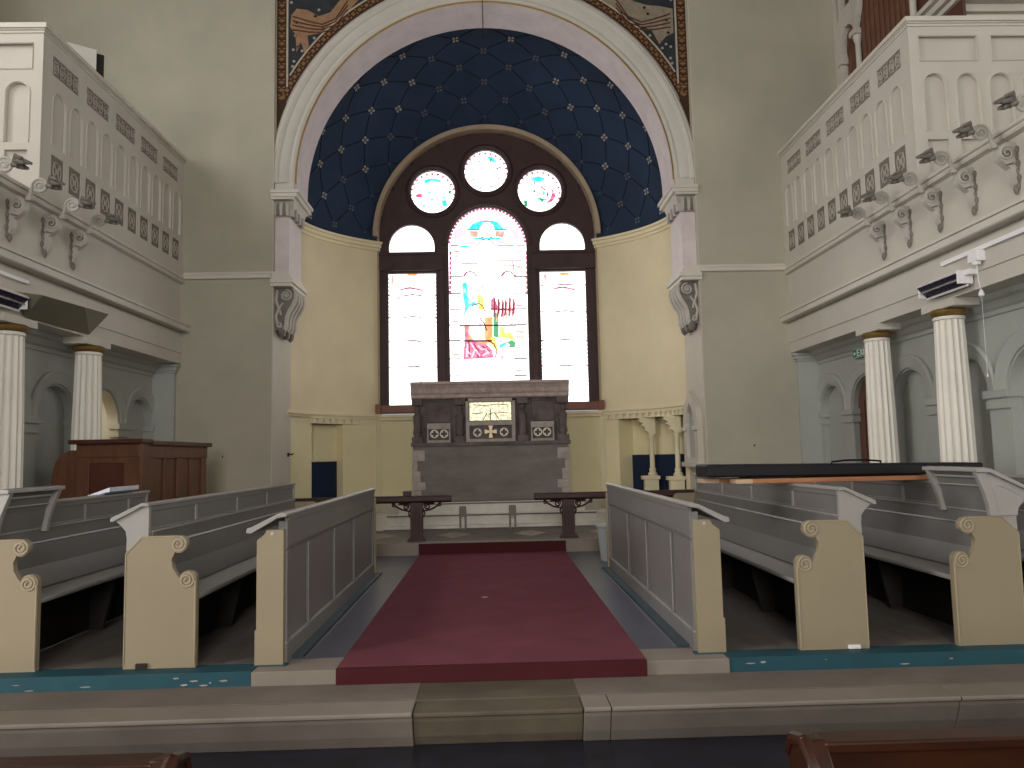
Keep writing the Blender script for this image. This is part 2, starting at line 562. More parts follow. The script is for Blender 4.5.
# wire at the crown of the arch
tag(MB('black_vinyl').tube([(0, YW - .13, 8.42), (0, YW - .10, 8.40), (0, YW + .2, 8.385), (0, 12.02, 8.385), (0, 12.05, 8.25)], .006, 6).build('hanging_wire'),
    'thin black wire running over the crown of the chancel arch', 'wire')

# corbelled shafts that carry the arch
for sx in (-1, 1):
    t = thing('arch_respond', ('carved capital, short shaft and scrolled corbel carrying the left foot of the chancel arch' if sx < 0 else
                               'carved capital, short shaft and scrolled corbel carrying the right foot of the chancel arch'), 'corbel', (sx * 3.1, YW, 3.4), 'responds of the chancel arch')
    MB('soffit', sx).box(2.88, 3.1, YW, 12.0, 4.26, 5.13).build('shaft', t, .004)
    m = MB('trim_white', sx)
    for z0, z1, o in ((5.45, 5.50, .17), (5.39, 5.45, .14), (5.36, 5.39, .09)):
        m.box(2.88 - o, 3.12, YW - .10 - o * .3, 12.0 + o * .5, z0, z1)
    m.build('abacus', t, .006)
    m = MB(['bracket_light', 'bracket_grey'], sx)
    m.prism([(2.88, 5.13), (2.86, 5.2), (2.80, 5.36), (3.1, 5.36), (3.1, 5.13)], 'xz', YW - .03, 12.0)
    for k in range(5):   # leaves on the front
        x = 2.90 + k * .045
        m.prism([(x - .018, 5.14), (x + .018, 5.14), (x + .024, 5.28), (x, 5.35), (x - .024, 5.28)], 'xz', YW - .06 + .005 * (k % 2), YW - .03, k % 2)
    for k in range(7):   # leaves on the inner face
        y = YW + .02 + k * .1
        m.prism([(y - .035, 5.14), (y + .035, 5.14), (y + .045, 5.28), (y, 5.35), (y - .045, 5.28)], 'yz', 2.82 + .01 * (k % 2), 2.88, k % 2)
    m.tube(spiral(2.84, 5.30, .04, .008, 90, 1.6, 22, YW - .05), .010, 6)
    m.build('capital', t)
    m = MB('trim_white', sx)
    for z0, z1, o in ((4.25, 4.30, .02), (4.19, 4.25, .045), (4.13, 4.19, .09), (4.08, 4.13, .06)):
        m.box(2.88 - o, 3.12, YW - .10 - o * .5, 12.0 + .04, z0, z1)
    m.build('shelf_moulding', t, .005)
    # big S scroll, ribbed along its face; profile in the xz plane
    m = MB(['bracket_light', 'bracket_grey'], sx)
    S = [(3.1, 4.09), (2.86, 4.09), (2.82, 4.03), (2.82, 3.93), (2.86, 3.84), (2.91, 3.76), (2.95, 3.66), (2.96, 3.56), (2.97, 3.50), (3.0, 3.46), (3.1, 3.46)]
    m.prism(S, 'xz', YW + .02, YW + .62, 1)
    for k in range(4):
        y = YW + .08 + k * .155
        m.tube([(2.90, y, 4.07), (2.845, y, 4.04), (2.82, y, 3.98), (2.83, y, 3.90), (2.87, y, 3.82), (2.925, y, 3.73), (2.95, y, 3.63), (2.955, y, 3.53), (2.98, y, 3.48)], .048, 8)
    m.tube(spiral(2.93, 3.97, .085, .015, 90, 1.8, 34, YW + .005), .015, 6)
    m.disc((2.93, YW + .0, 3.97), .022, .04)
    m.tube(spiral(3.02, 3.54, .045, .01, 200, 1.5, 20, YW), .012, 6)
    m.tube([(3.05, YW, 4.05), (3.07, YW, 3.9), (3.03, YW, 3.78), (3.07, YW, 3.66), (3.05, YW, 3.56)], .022, 6)
    m.tube([(2.97, YW, 3.86), (3.02, YW, 3.78), (3.0, YW, 3.68)], .016, 6)
    for k in range(5):
        m.lathe([(.01, 3.36 + .02 * (k % 2)), (.045, 3.40), (.06, 3.46), (.03, 3.53)], 3.0 + .03 * (k % 2), YW + .07 + k * .12, 10, 1)
    m.build('scroll_corbel', t)

# apse wall: ellipse plan, cut by niches; radius 3.1 x 2.3 about (0, 12)
AX, AY, AY0 = 3.1, 2.3, 12.0


def ax_y(x):
    return AY0 + AY * math.sqrt(max(0, 1 - (x / AX) ** 2))


def ell(t):
    return (AX * math.cos(t), AY0 + AY * math.sin(t))


t_win = math.acos(1.93 / AX)


def ang(x):
    return math.acos(min(1, x / AX))


for sx, nm in ((-1, 'wall_apse_left'), (1, 'wall_apse_right')):
    m = MB(['apse_cream', 'apse_trim', 'apse_dado'], sx)
    nic = (2.50, 2.90) if sx < 0 else (2.22, 3.06)
    brk = sorted(set([0, t_win] + [ang(nic[0]), ang(nic[1])] + [t_win * i / 14 for i in range(15)]))
    brk = [b for i, b in enumerate(brk) if i == 0 or b - brk[i - 1] > 1e-4]
    # upper wall with thickness
    def strip(bs, z0, z1, mi=0, grow=0, thick=.25):
        vs, fs = [], []
        for b in bs:
            x, y = ell(b)
            nx, ny = math.cos(b), math.sin(b)
            vs += [(x - nx * grow, y - ny * grow, z0), (x - nx * grow, y - ny * grow, z1), (x + nx * thick, y + ny * thick, z1), (x + nx * thick, y + ny * thick, z0)]
        for i in range(len(bs) - 1):
            for k in range(4):
                fs.append((i * 4 + k, i * 4 + (k + 1) % 4, i * 4 + 4 + (k + 1) % 4, i * 4 + 4 + k))
        fs += [(0, 1, 2, 3), tuple(len(vs) - 4 + k for k in range(4))]
        m.add(vs, fs, mi, True)
    ztop_n, zbot_n = 2.17, .62
    strip(brk, ztop_n, 5.3)
    tn = sorted((ang(nic[0]), ang(nic[1])))
    strip([b for b in brk if b <= tn[0] + 1e-4], .4, ztop_n, 2)
    strip([b for b in brk if b >= tn[1] - 1e-4], .4, ztop_n, 2)
    strip([b for b in brk if tn[0] - 1e-4 <= b <= tn[1] + 1e-4], .4, zbot_n, 2)
    # niche box
    p0, p1 = ell(tn[0]), ell(tn[1])
    nx_, ny_ = (.14, .10) if sx < 0 else (.28, .19)
    q0, q1 = (p0[0] + nx_, p0[1] + ny_), (p1[0] + nx_, p1[1] + ny_)
    for (a, b) in ((p0, q0), (q0, q1), (q1, p1)):
        m.add([(a[0], a[1], zbot_n), (b[0], b[1], zbot_n), (b[0], b[1], ztop_n), (a[0], a[1], ztop_n)], [(0, 1, 2, 3)], 2)
    m.add([(a[0], a[1], ztop_n) for a in (p0, q0, q1, p1)], [(0, 1, 2, 3)], 2)
    m.add([(a[0], a[1], zbot_n) for a in (p0, q0, q1, p1)], [(0, 1, 2, 3)], 2)
    # mouldings
    strip([b for b in brk], 2.27, 2.31, 1, .03, .02)
    strip([b for b in brk], 2.31, 2.36, 1, .06, .02)
    strip([b for b in brk], 5.26, 5.31, 1, .03, .05)
    strip([b for b in brk], 5.31, 5.37, 1, .07, .05)
    strip([b for b in brk], 5.37, 5.41, 1, .11, .15)
    # dentilled lintel over the niche
    lo, hi = tn[0] - .02, min(tn[1] + .10, t_win)
    strip([max(0, lo) + (hi - max(0, lo)) * i / 8 for i in range(9)], 2.175, 2.19, 1, .045, .02)
    strip([max(0, lo) + (hi - max(0, lo)) * i / 8 for i in range(9)], 2.255, 2.275, 1, .055, .02)
    nd = 14 if sx > 0 else 7
    for k in range(nd):
        b = max(0, lo) + (hi - max(0, lo)) * (k + .3) / nd
        strip([b, b + (hi - max(0, lo)) / nd * .5], 2.19, 2.255, 1, .045, .02)
    # flat pilaster crease beside the window
    strip([t_win - .03, t_win], .4, 2.26, 1, .02, .02)
    struct(m.build(nm))

# flat wall under and around the great window
YG = 13.8
m = MB(['apse_dado', 'apse_trim'])
m.box(-1.95, 1.95, YG + .02, YG + .3, .4, 2.33)
m.box(-1.95, 1.95, YG - .05, YG + .1, 2.24, 2.29, 1)
m.box(-1.95, 1.95, YG - .09, YG + .1, 2.29, 2.34, 1)
struct(m.build('wall_apse_back'))
# window surround ring
ZW = 5.5
m = MB('ring_beige')
m.arcband(0, ZW, [(1.93, YG - .06), (1.95, YG - .14), (2.02, YG - .16), (2.05, YG - .05), (2.05, YG + .2), (1.93, YG + .2)], 0, PI, 64)
for sx in (-1, 1):
    m.box(*sorted((sx * 1.93, sx * 1.96)), YG - .04, YG + .2, 2.36, ZW)
struct(m.build('trim_3'))

# the semi-dome: blue, with a painted lattice and stars
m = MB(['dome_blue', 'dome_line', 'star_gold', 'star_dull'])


def dome(r, phi, lift=0):
    k = math.sqrt(max(0, 1 - (r / 3.1) ** 2))
    return ((r - lift) * math.cos(phi), AY0 + AY * k - lift * 1.2, ZW + (r - lift) * math.sin(phi))


els = [math.radians(e) for e in [0, 3, 6, 9, 12, 16, 20, 24, 28, 32, 36, 40, 44, 48, 51.5]]
NP = 72
vs, fs = [], []
for e in els:
    for k in range(NP + 1):
        ph = -.06 + (PI + .12) * k / NP
        vs.append(dome(3.1 * math.cos(e), ph))
for i in range(len(els) - 1):
    for k in range(NP):
        a = i * (NP + 1) + k
        fs.append((a, a + 1, a + NP + 2, a + NP + 1))
m.add(vs, fs, 0, True)
STEP = math.radians(17.6)


def node(i, j):
    e = math.radians(12.6 - 6.6 + 6.6 * i)     # i = 0 is the ring hidden behind the arch
    ph = PI / 2 + STEP * (j + (.5 if i % 2 == 1 else 0))
    return 3.1 * math.cos(e), ph, e


for i in range(0, 8):
    for j in range(-6, 6):
        r, ph, e = node(i, j)
        if not (0 < ph < PI):
            continue
        if i <= 6:
            # lines to the two lower neighbours of the next ring
            for dj in ((0, -1) if i % 2 == 0 else (0, 1)):
                r2_, ph2, e2 = node(i + 1, j + dj)
                if not (-.05 < ph2 < PI + .05):
                    continue
                pth = []
                for q in range(7):
                    u = q / 6
                    ee = e + (e2 - e) * u
                    pth.append(dome(3.1 * math.cos(ee), ph + (ph2 - ph) * u, .004))
                m.tube(pth, .007, 4, 1)
        if i >= 7:
            continue
        big = .062 if i < 6 else .03
        # star: four petals
        c = Vector(dome(r, ph, .012))
        tx = (Vector(dome(r, ph + .01)) - Vector(dome(r, ph - .01))).normalized()
        ty = (Vector(dome(3.1 * math.cos(e + .01), ph)) - Vector(dome(3.1 * math.cos(e - .01), ph))).normalized()
        for q in range(4):
            a = PI / 4 + q * PI / 2
            d1 = tx * math.cos(a) + ty * math.sin(a)
            d2 = tx * -math.sin(a) + ty * math.cos(a)
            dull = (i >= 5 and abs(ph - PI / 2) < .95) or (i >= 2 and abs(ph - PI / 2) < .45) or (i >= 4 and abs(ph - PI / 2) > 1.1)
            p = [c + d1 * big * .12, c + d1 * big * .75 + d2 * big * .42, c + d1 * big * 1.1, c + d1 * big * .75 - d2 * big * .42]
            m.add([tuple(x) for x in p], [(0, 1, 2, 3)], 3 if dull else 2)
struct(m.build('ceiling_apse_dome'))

# ================================================================== great window
XW = lambda px, py: (px - 487.4 - (py - 245) * .0195) * .0179
ZWp = lambda px, py: 5.35 - (py - 245) * .0179 - (px - 487) * .0002


def wp(pts):
    return [(XW(*p), ZWp(*p)) for p in pts]


lights = {
    'lc': arcpts(0, 5.36, .70, 0, 180, 32) + [(-.70, 2.62), (.70, 2.62)],
    'll': [(-1.78, 4.86), (-1.78, 2.51), (-.93, 2.51), (-.93, 4.86)],
    'lr': [(.93, 4.86), (.93, 2.51), (1.75, 2.51), (1.75, 4.86)],
    'hl': arcpts(-1.355, 5.34, .405, 0, 180, 24) + [(-1.76, 5.25), (-.95, 5.25)],
    'hr': arcpts(1.35, 5.34, .405, 0, 180, 24) + [(.945, 5.25), (1.755, 5.25)],
    'ct': arcpts(0, 6.73, .39, 0, 352, 36),
    'cl': arcpts(-.965, 6.355, .395, 0, 352, 36),
    'cr': arcpts(.965, 6.355, .395, 0, 352, 36),
}
win = thing('window_1', '', 'window', (0, YG, 2.4))
del win['label'], win['category']
win['kind'] = 'structure'
outerw = arcpts(0, ZW, 1.93, 0, 180, 64) + [(-1.93, 2.36), (1.93, 2.36)]
MB('tracery').prism(outerw, 'xz', YG + .02, YG + .14, holes=[lights[k] for k in lights]).build('tracery', win, .012)
m = MB('tracery')
m.box(-1.93, -.80, YG - .05, YG + .02, 4.90, 5.20)
m.box(.80, 1.93, YG - .05, YG + .02, 4.90, 5.20)
m.box(-1.93, -.80, YG - .07, YG + .02, 5.17, 5.215)
m.box(.80, 1.93, YG - .07, YG + .02, 5.17, 5.215)
m.box(-.86, -.78, YG - .03, YG + .02, 2.5, 5.2)
m.box(.78, .86, YG - .03, YG + .02, 2.5, 5.2)
for k in ('ct', 'cl', 'cr'):
    pass
m.arcband(0, 5.36, [(.72, YG - .03), (.78, YG - .03), (.78, YG + .02), (.72, YG + .02)], 0, PI, 32)
for cx, cz in ((0, 6.73), (-.965, 6.355), (.965, 6.355)):
    m.arcband(cx, cz, [(.41, YG - .01), (.45, YG - .02), (.49, YG), (.49, YG + .03), (.41, YG + .03)], 0, 2 * PI, 36)
m.build('mullions', win, .006)
MB('sill_wood').box(-1.93, 1.93, YG - .10, YG + .06, 2.36, 2.50).box(-2.0, -1.9, YG - .12, YG, 2.35, 2.52).box(1.9, 2.0, YG - .12, YG, 2.35, 2.52).build('sill', win, .01)

YP = YG + .10
GM = ['glass_white', 'glass_pale', 'glass_cyan', 'glass_blue', 'glass_red', 'glass_magenta', 'glass_salmon', 'glass_orange', 'glass_yellow', 'glass_green', 'glass_lead', 'glass_lead_dark', 'glass_tint', 'glass_ice']
GI = {n[6:]: i for i, n in enumerate(GM)}


def patch(m, pts, col, k=0):
    m.prism(wp(pts), 'xz', YP - .006 - k * .002, YP - .004 - k * .002 + .003, GI[col])


def lead(m, pts, w=.005, col='lead', k=3):
    m.tube([(XW(*p), YP - .008 - k * .002, ZWp(*p)) for p in pts], w * 2.0, 4, GI[col])


def pane(key, grow=.03):
    P_ = lights[key]
    cx = sum(p[0] for p in P_) / len(P_)
    cz = sum(p[1] for p in P_) / len(P_)
    m_ = MB(GM)
    g = [(cx + (p[0] - cx) * (1 + grow), cz + (p[1] - cz) * (1 + grow)) for p in P_]
    m_.prism(g, 'xz', YP, YP + .02, 0)
    return m_


m = pane('lc', .02)
# border of the round head
for i in range(30):
    a0 = math.radians(4 + i * 5.75)
    m.arcband(0, 5.36, [(.665, YP - .004), (.70, YP - .004), (.70, YP), (.665, YP)], a0, a0 + math.radians(4.6), 2, GI['magenta'])
    if i % 2 == 0 and i > 2:
        m.arcband(0, 5.36, [(.625, YP - .004), (.65, YP - .004), (.65, YP), (.625, YP)], a0, a0 + math.radians(1.6), 1, GI['salmon'])
patch(m, [(468, 227), (472, 222), (478, 219), (484, 218), (492, 218), (498, 220), (504, 227)], 'cyan')
patch(m, [(466, 227), (507, 227), (507, 228.6), (466, 228.6)], 'blue', 1)
patch(m, [(469, 229), (479, 229), (477, 236), (470, 235)], 'salmon')
patch(m, [(495, 229), (505, 229), (504, 236), (496, 235)], 'salmon')
patch(m, [(484, 218), (490, 218), (490, 222), (484, 222)], 'red', 2)
patch(m, [(480, 226), (483, 221), (488, 220), (493, 223), (495, 229), (493, 236), (487, 234), (481, 236), (479, 230)], 'white', 3)
patch(m, [(472, 236), (502, 236), (500, 238), (474, 238)], 'cyan')
patch(m, [(460, 244), (468, 244), (468, 246), (460, 246)], 'cyan')
patch(m, [(498, 243), (514, 243), (514, 245), (498, 245)], 'cyan')
lead(m, [(476, 244), (479, 242), (481, 239), (486, 237.5), (491, 239), (494, 243), (498, 244)])
lead(m, [(479, 237), (487, 234), (494, 237)])
for y in (244, 276, 293, 309, 325, 340.5, 359, 376):
    for x0, x1 in (((450, 458), (517, 525)) if y == 244 else ((450, 461), (514, 527))):
        lead(m, [(x0, y), (x1, y)], .006, 'lead_dark')
for y in (226,):
    lead(m, [(453, y), (466, y)], .004)
    lead(m, [(508, y), (520, y)], .004)
lead(m, [(486, 208), (486, 213)], .004, 'lead_dark')
lead(m, [(458, 260), (480, 260)], .006)
lead(m, [(461, 262.5), (478, 262.5)], .005)
lead(m, [(496, 260), (522, 260)], .006)
lead(m, [(500, 262.5), (514, 262.5)], .004)
for cx in (470, 508):
    lead(m, [(cx - 9, 276), (cx - 6, 275), (cx - 4, 272), (cx, 270.5), (cx + 4, 272), (cx + 6, 275), (cx + 9, 276)], .006)
lead(m, [(513, 260), (514, 270), (516, 276)], .005)
lead(m, [(504, 268), (513, 268)], .003)
for yy in range(250, 292, 5):
    patch(m, [(449.2, yy), (451.8, yy), (451.5, yy + 4), (449.2, yy + 4)], 'magenta', 1)
    patch(m, [(525.5, yy), (527.5, yy), (527.5, yy + 4), (525.5, yy + 4)], 'salmon', 1)
# left figure in cyan mantle
patch(m, [(462, 283), (466, 281), (468, 286), (467, 294), (470, 300), (477, 303), (480, 296), (482, 301), (478, 305), (470, 306), (466, 312), (463, 320), (465, 307), (463, 296)], 'cyan')
patch(m, [(477, 296), (480, 294), (484, 299), (484, 309), (479, 310)], 'yellow')
patch(m, [(491, 300), (494, 296), (497, 304), (499, 309), (515, 309), (515, 311), (491, 310)], 'red')
for x in (495, 499, 503, 506, 510, 514):
    lead(m, [(x, 298 + (x % 3)), (x - 1, 314 + (x % 4))], .008, 'lead')
    patch(m, [(x, 302), (x + 1.4, 302), (x + 1, 314), (x, 314)], 'red', 1)
patch(m, [(485, 317), (493, 317), (493, 340), (487, 341), (484, 338)], 'orange')
patch(m, [(494, 311), (498, 314), (499, 338), (493.5, 337)], 'green', 1)
patch(m, [(464, 326), (470, 326), (470, 334), (474, 340), (485, 340), (490, 343), (484, 346), (470, 342), (465, 337)], 'orange')
patch(m, [(465, 326), (468, 326), (469, 341), (465, 341)], 'red', 1)
patch(m, [(500, 326), (505, 329), (512, 334), (515, 341), (506, 338), (500, 338)], 'yellow')
patch(m, [(491, 337), (495, 338), (499, 352), (494, 348), (490, 343)], 'yellow', 1)
patch(m, [(506, 343), (512, 340), (516, 343), (515, 348), (508, 348), (510, 345)], 'green')
patch(m, [(499, 345), (506, 342), (507, 345), (500, 349)], 'cyan')
patch(m, [(513, 352), (516, 351), (515, 354)], 'green')
# red robe with pale folds
patch(m, [(465, 341), (470, 339), (476, 342), (486, 344), (492, 350), (494, 358), (487, 358.5), (478, 359), (463.5, 359.5), (464, 350)], 'red', 1)
for p in ([(468, 344), (467, 357)], [(471, 343), (475, 350), (472, 358)], [(478, 346), (482, 350), (486, 349), (489, 354)], [(476, 350), (480, 356)], [(483, 356), (489, 352)], [(466, 349), (471, 355)]):
    lead(m, p, .008, 'tint', 5)
for p in ([(469, 342), (470, 357)], [(474, 344), (479, 352), (478, 358)], [(482, 346), (490, 352)], [(487, 341), (494, 344), (497, 352), (495, 359)]):
    lead(m, p, .006, 'lead', 5)
lead(m, [(464, 341), (478, 341), (492, 341)], .008, 'lead_dark')
lead(m, [(460, 325.5), (516, 325.5)], .007, 'lead_dark')
lead(m, [(488, 309), (515, 309)], .006)
lead(m, [(480, 318), (484, 323), (487, 331)], .006)
lead(m, [(470, 311), (473, 305), (479, 303), (483, 306), (485, 312)], .005)
lead(m, [(499, 343), (503, 340), (507, 341)], .005)
rg = random.Random(11)
for yy in (249, 254, 265, 270, 281, 286, 299, 304, 315, 320, 331, 336, 347, 353, 364, 370):
    for x0, x1 in ((452, 461), (515, 525)):
        patch(m, [(x0 + rg.random() * 2, yy), (x1 - rg.random() * 3, yy + .4), (x1 - 2, yy + 2.6), (x0 + 1, yy + 2.2)], rg.choice(['tint', 'ice', 'tint', 'salmon']))
for x in range(497, 515, 3):                       # fringe of the right-hand figure
    lead(m, [(x, 290 + rg.random() * 6), (x + rg.uniform(-2, 2), 305), (x + rg.uniform(-2, 2), 322)], .0035, 'salmon')
    patch(m, [(x, 313), (x + 2, 315), (x + 1.6, 323), (x + .4, 322)], 'salmon')
for x, y in ((462, 289), (476, 288), (480, 285), (468, 300), (474, 312), (470, 318), (478, 322), (503, 318), (509, 322), (504, 330), (468, 330), (511, 350), (500, 356), (506, 354)):
    patch(m, [(x, y), (x + 3.5, y - 1), (x + 4.5, y + 3), (x + 1, y + 4)], rg.choice(['tint', 'ice', 'salmon', 'tint']), 1)
patch(m, [(454, 228), (462, 226), (466, 232), (458, 238), (453, 236)], 'tint')
patch(m, [(509, 226), (517, 229), (521, 237), (514, 237)], 'tint')
patch(m, [(470, 238), (478, 240), (474, 243), (464, 243)], 'tint')
patch(m, [(496, 239), (504, 239), (508, 243), (498, 242)], 'tint')
for cx in (470, 508):
    patch(m, [(cx - 11, 264), (cx + 8, 264), (cx + 8, 265.2), (cx - 11, 265.2)], 'salmon')
    patch(m, [(cx - 6, 272), (cx - 2, 270), (cx - 3, 276), (cx - 7, 276)], 'tint')
m.build('stained_glass', win)
for key, x0, x1 in (('ll', 388, 438), ('lr', 541, 589)):
    m = pane(key, .02)
    for y in (295 if key == 'll' else 285, 317 if key == 'll' else 312, 341, 367):
        c = (x0 + x1) / 2
        lead(m, [(c - 9, y), (c, y - .8), (c + 9, y)], .006, 'lead')
        lead(m, [(x0, y), (x0 + 4, y)], .005)
        lead(m, [(x1 - 4, y), (x1, y)], .005)
    patch(m, [(x0 + 10, 290), (x0 + 18, 286), (x0 + 32, 286), (x0 + 38, 291), (x0 + 30, 289), (x0 + 18, 289)], 'tint')
    lead(m, [(x0 + 12, 289), (x0 + 22, 287), (x0 + 34, 290)], .005, 'lead')
    patch(m, [(x0 + 18, 272), (x0 + 30, 272), (x0 + 28, 275), (x0 + 20, 275)], 'orange')
    patch(m, [(x0 + 3, 274), (x0 + 6, 274), (x0 + 5, 284), (x0 + 4, 284)], 'salmon')
    for k in range(10):
        x = x0 + 6 + random.random() * (x1 - x0 - 12)
        y = 285 + random.random() * 90
        lead(m, [(x, y), (x + random.uniform(-2, 2), y + random.uniform(1, 3))], .003, 'lead')
    for yy in range(277, 398, 4):
        for xx in (x0 + .5, x1 - 3):
            patch(m, [(xx, yy), (xx + 1.6, yy), (xx + 1.6, yy + 2), (xx, yy + 2)], rg.choice(['tint', 'ice']))
    for k in range(26):
        x = x0 + 6 + rg.random() * (x1 - x0 - 14)
        y = 285 + rg.random() * 100
        patch(m, [(x, y), (x + 3, y - 1), (x + 4, y + 1.5), (x + 1, y + 2)], rg.choice(['tint', 'tint', 'ice']))
    m.build('stained_glass', win)
for key, cx, cy in (('hl', 411.5, 240), ('hr', 562.5, 238)):
    m = pane(key, .02)
    for dx, dy in ((-8, -2), (-1, 0), (6, -3), (-3, 6)):
        patch(m, [(cx + dx, cy + dy), (cx + dx + 1.2, cy + dy), (cx + dx + .6, cy + dy + 1)], 'salmon')
    patch(m, [(cx - 22, cy - 12), (cx - 20, cy - 9), (cx - 22, cy - 5)], 'cyan')
    m.build('stained_glass', win)
for key, cx, cy in (('ct', 485.5, 170), ('cl', 432, 191.5), ('cr', 539, 190)):
    m = pane(key, .02)
    X, Z = XW(cx, cy), ZWp(cx, cy)
    for i in range(24):
        a = 2 * PI * i / 24
        m.prism([(X + .345 * math.cos(a), Z + .345 * math.sin(a)), (X + .41 * math.cos(a + .08), Z + .41 * math.sin(a + .08)), (X + .41 * math.cos(a - .08), Z + .41 * math.sin(a - .08))], 'xz', YP - .004, YP, GI['magenta'])
    for k in range(16):
        aa, rr = rg.random() * 2 * PI, 4 + rg.random() * 12
        x, y = cx + rr * math.cos(aa), cy + rr * math.sin(aa)
        patch(m, [(x, y), (x + 2.5, y - 1), (x + 3, y + 1.5), (x + .5, y + 2)], rg.choice(['tint', 'ice', 'cyan' if key != 'ct' else 'tint']))
    if key == 'ct':
        patch(m, [(486, 151), (493, 152), (497, 157), (493, 158), (489, 155)], 'cyan')
        for a in range(0, 360, 45):
            c_, s_ = math.cos(math.radians(a + 20)), math.sin(math.radians(a + 20))
            lead(m, [(cx + 12 * c_, cy + 12 * s_), (cx + 17 * c_, cy + 17 * s_)], .005, 'lead_dark')
    if key == 'cl':
        patch(m, [(423, 176), (431, 174), (440, 176), (441, 179), (431, 177), (424, 180)], 'cyan')
        patch(m, [(441, 197), (446, 197), (447, 204), (442, 203)], 'cyan')
        patch(m, [(415, 191), (422, 190), (422, 194), (415, 194)], 'red')
        patch(m, [(448, 187), (451, 187), (450, 193), (448, 192)], 'green')
    if key == 'cr':
        patch(m, [(531, 174), (539, 172), (547, 175), (542, 178), (534, 178)], 'cyan')
        patch(m, [(551, 184), (555, 187), (557, 193), (553, 199), (546, 201), (551, 196), (553, 190)], 'red')
        patch(m, [(524, 197), (528, 198), (528, 204), (525, 203)], 'green')
        patch(m, [(539, 194), (545, 196), (544, 200), (541, 198)], 'green')
        lead(m, [(535, 178), (536, 186), (534, 192)], .005)
        lead(m, [(542, 184), (548, 188), (549, 196)], .006)
    m.build('stained_glass', win)

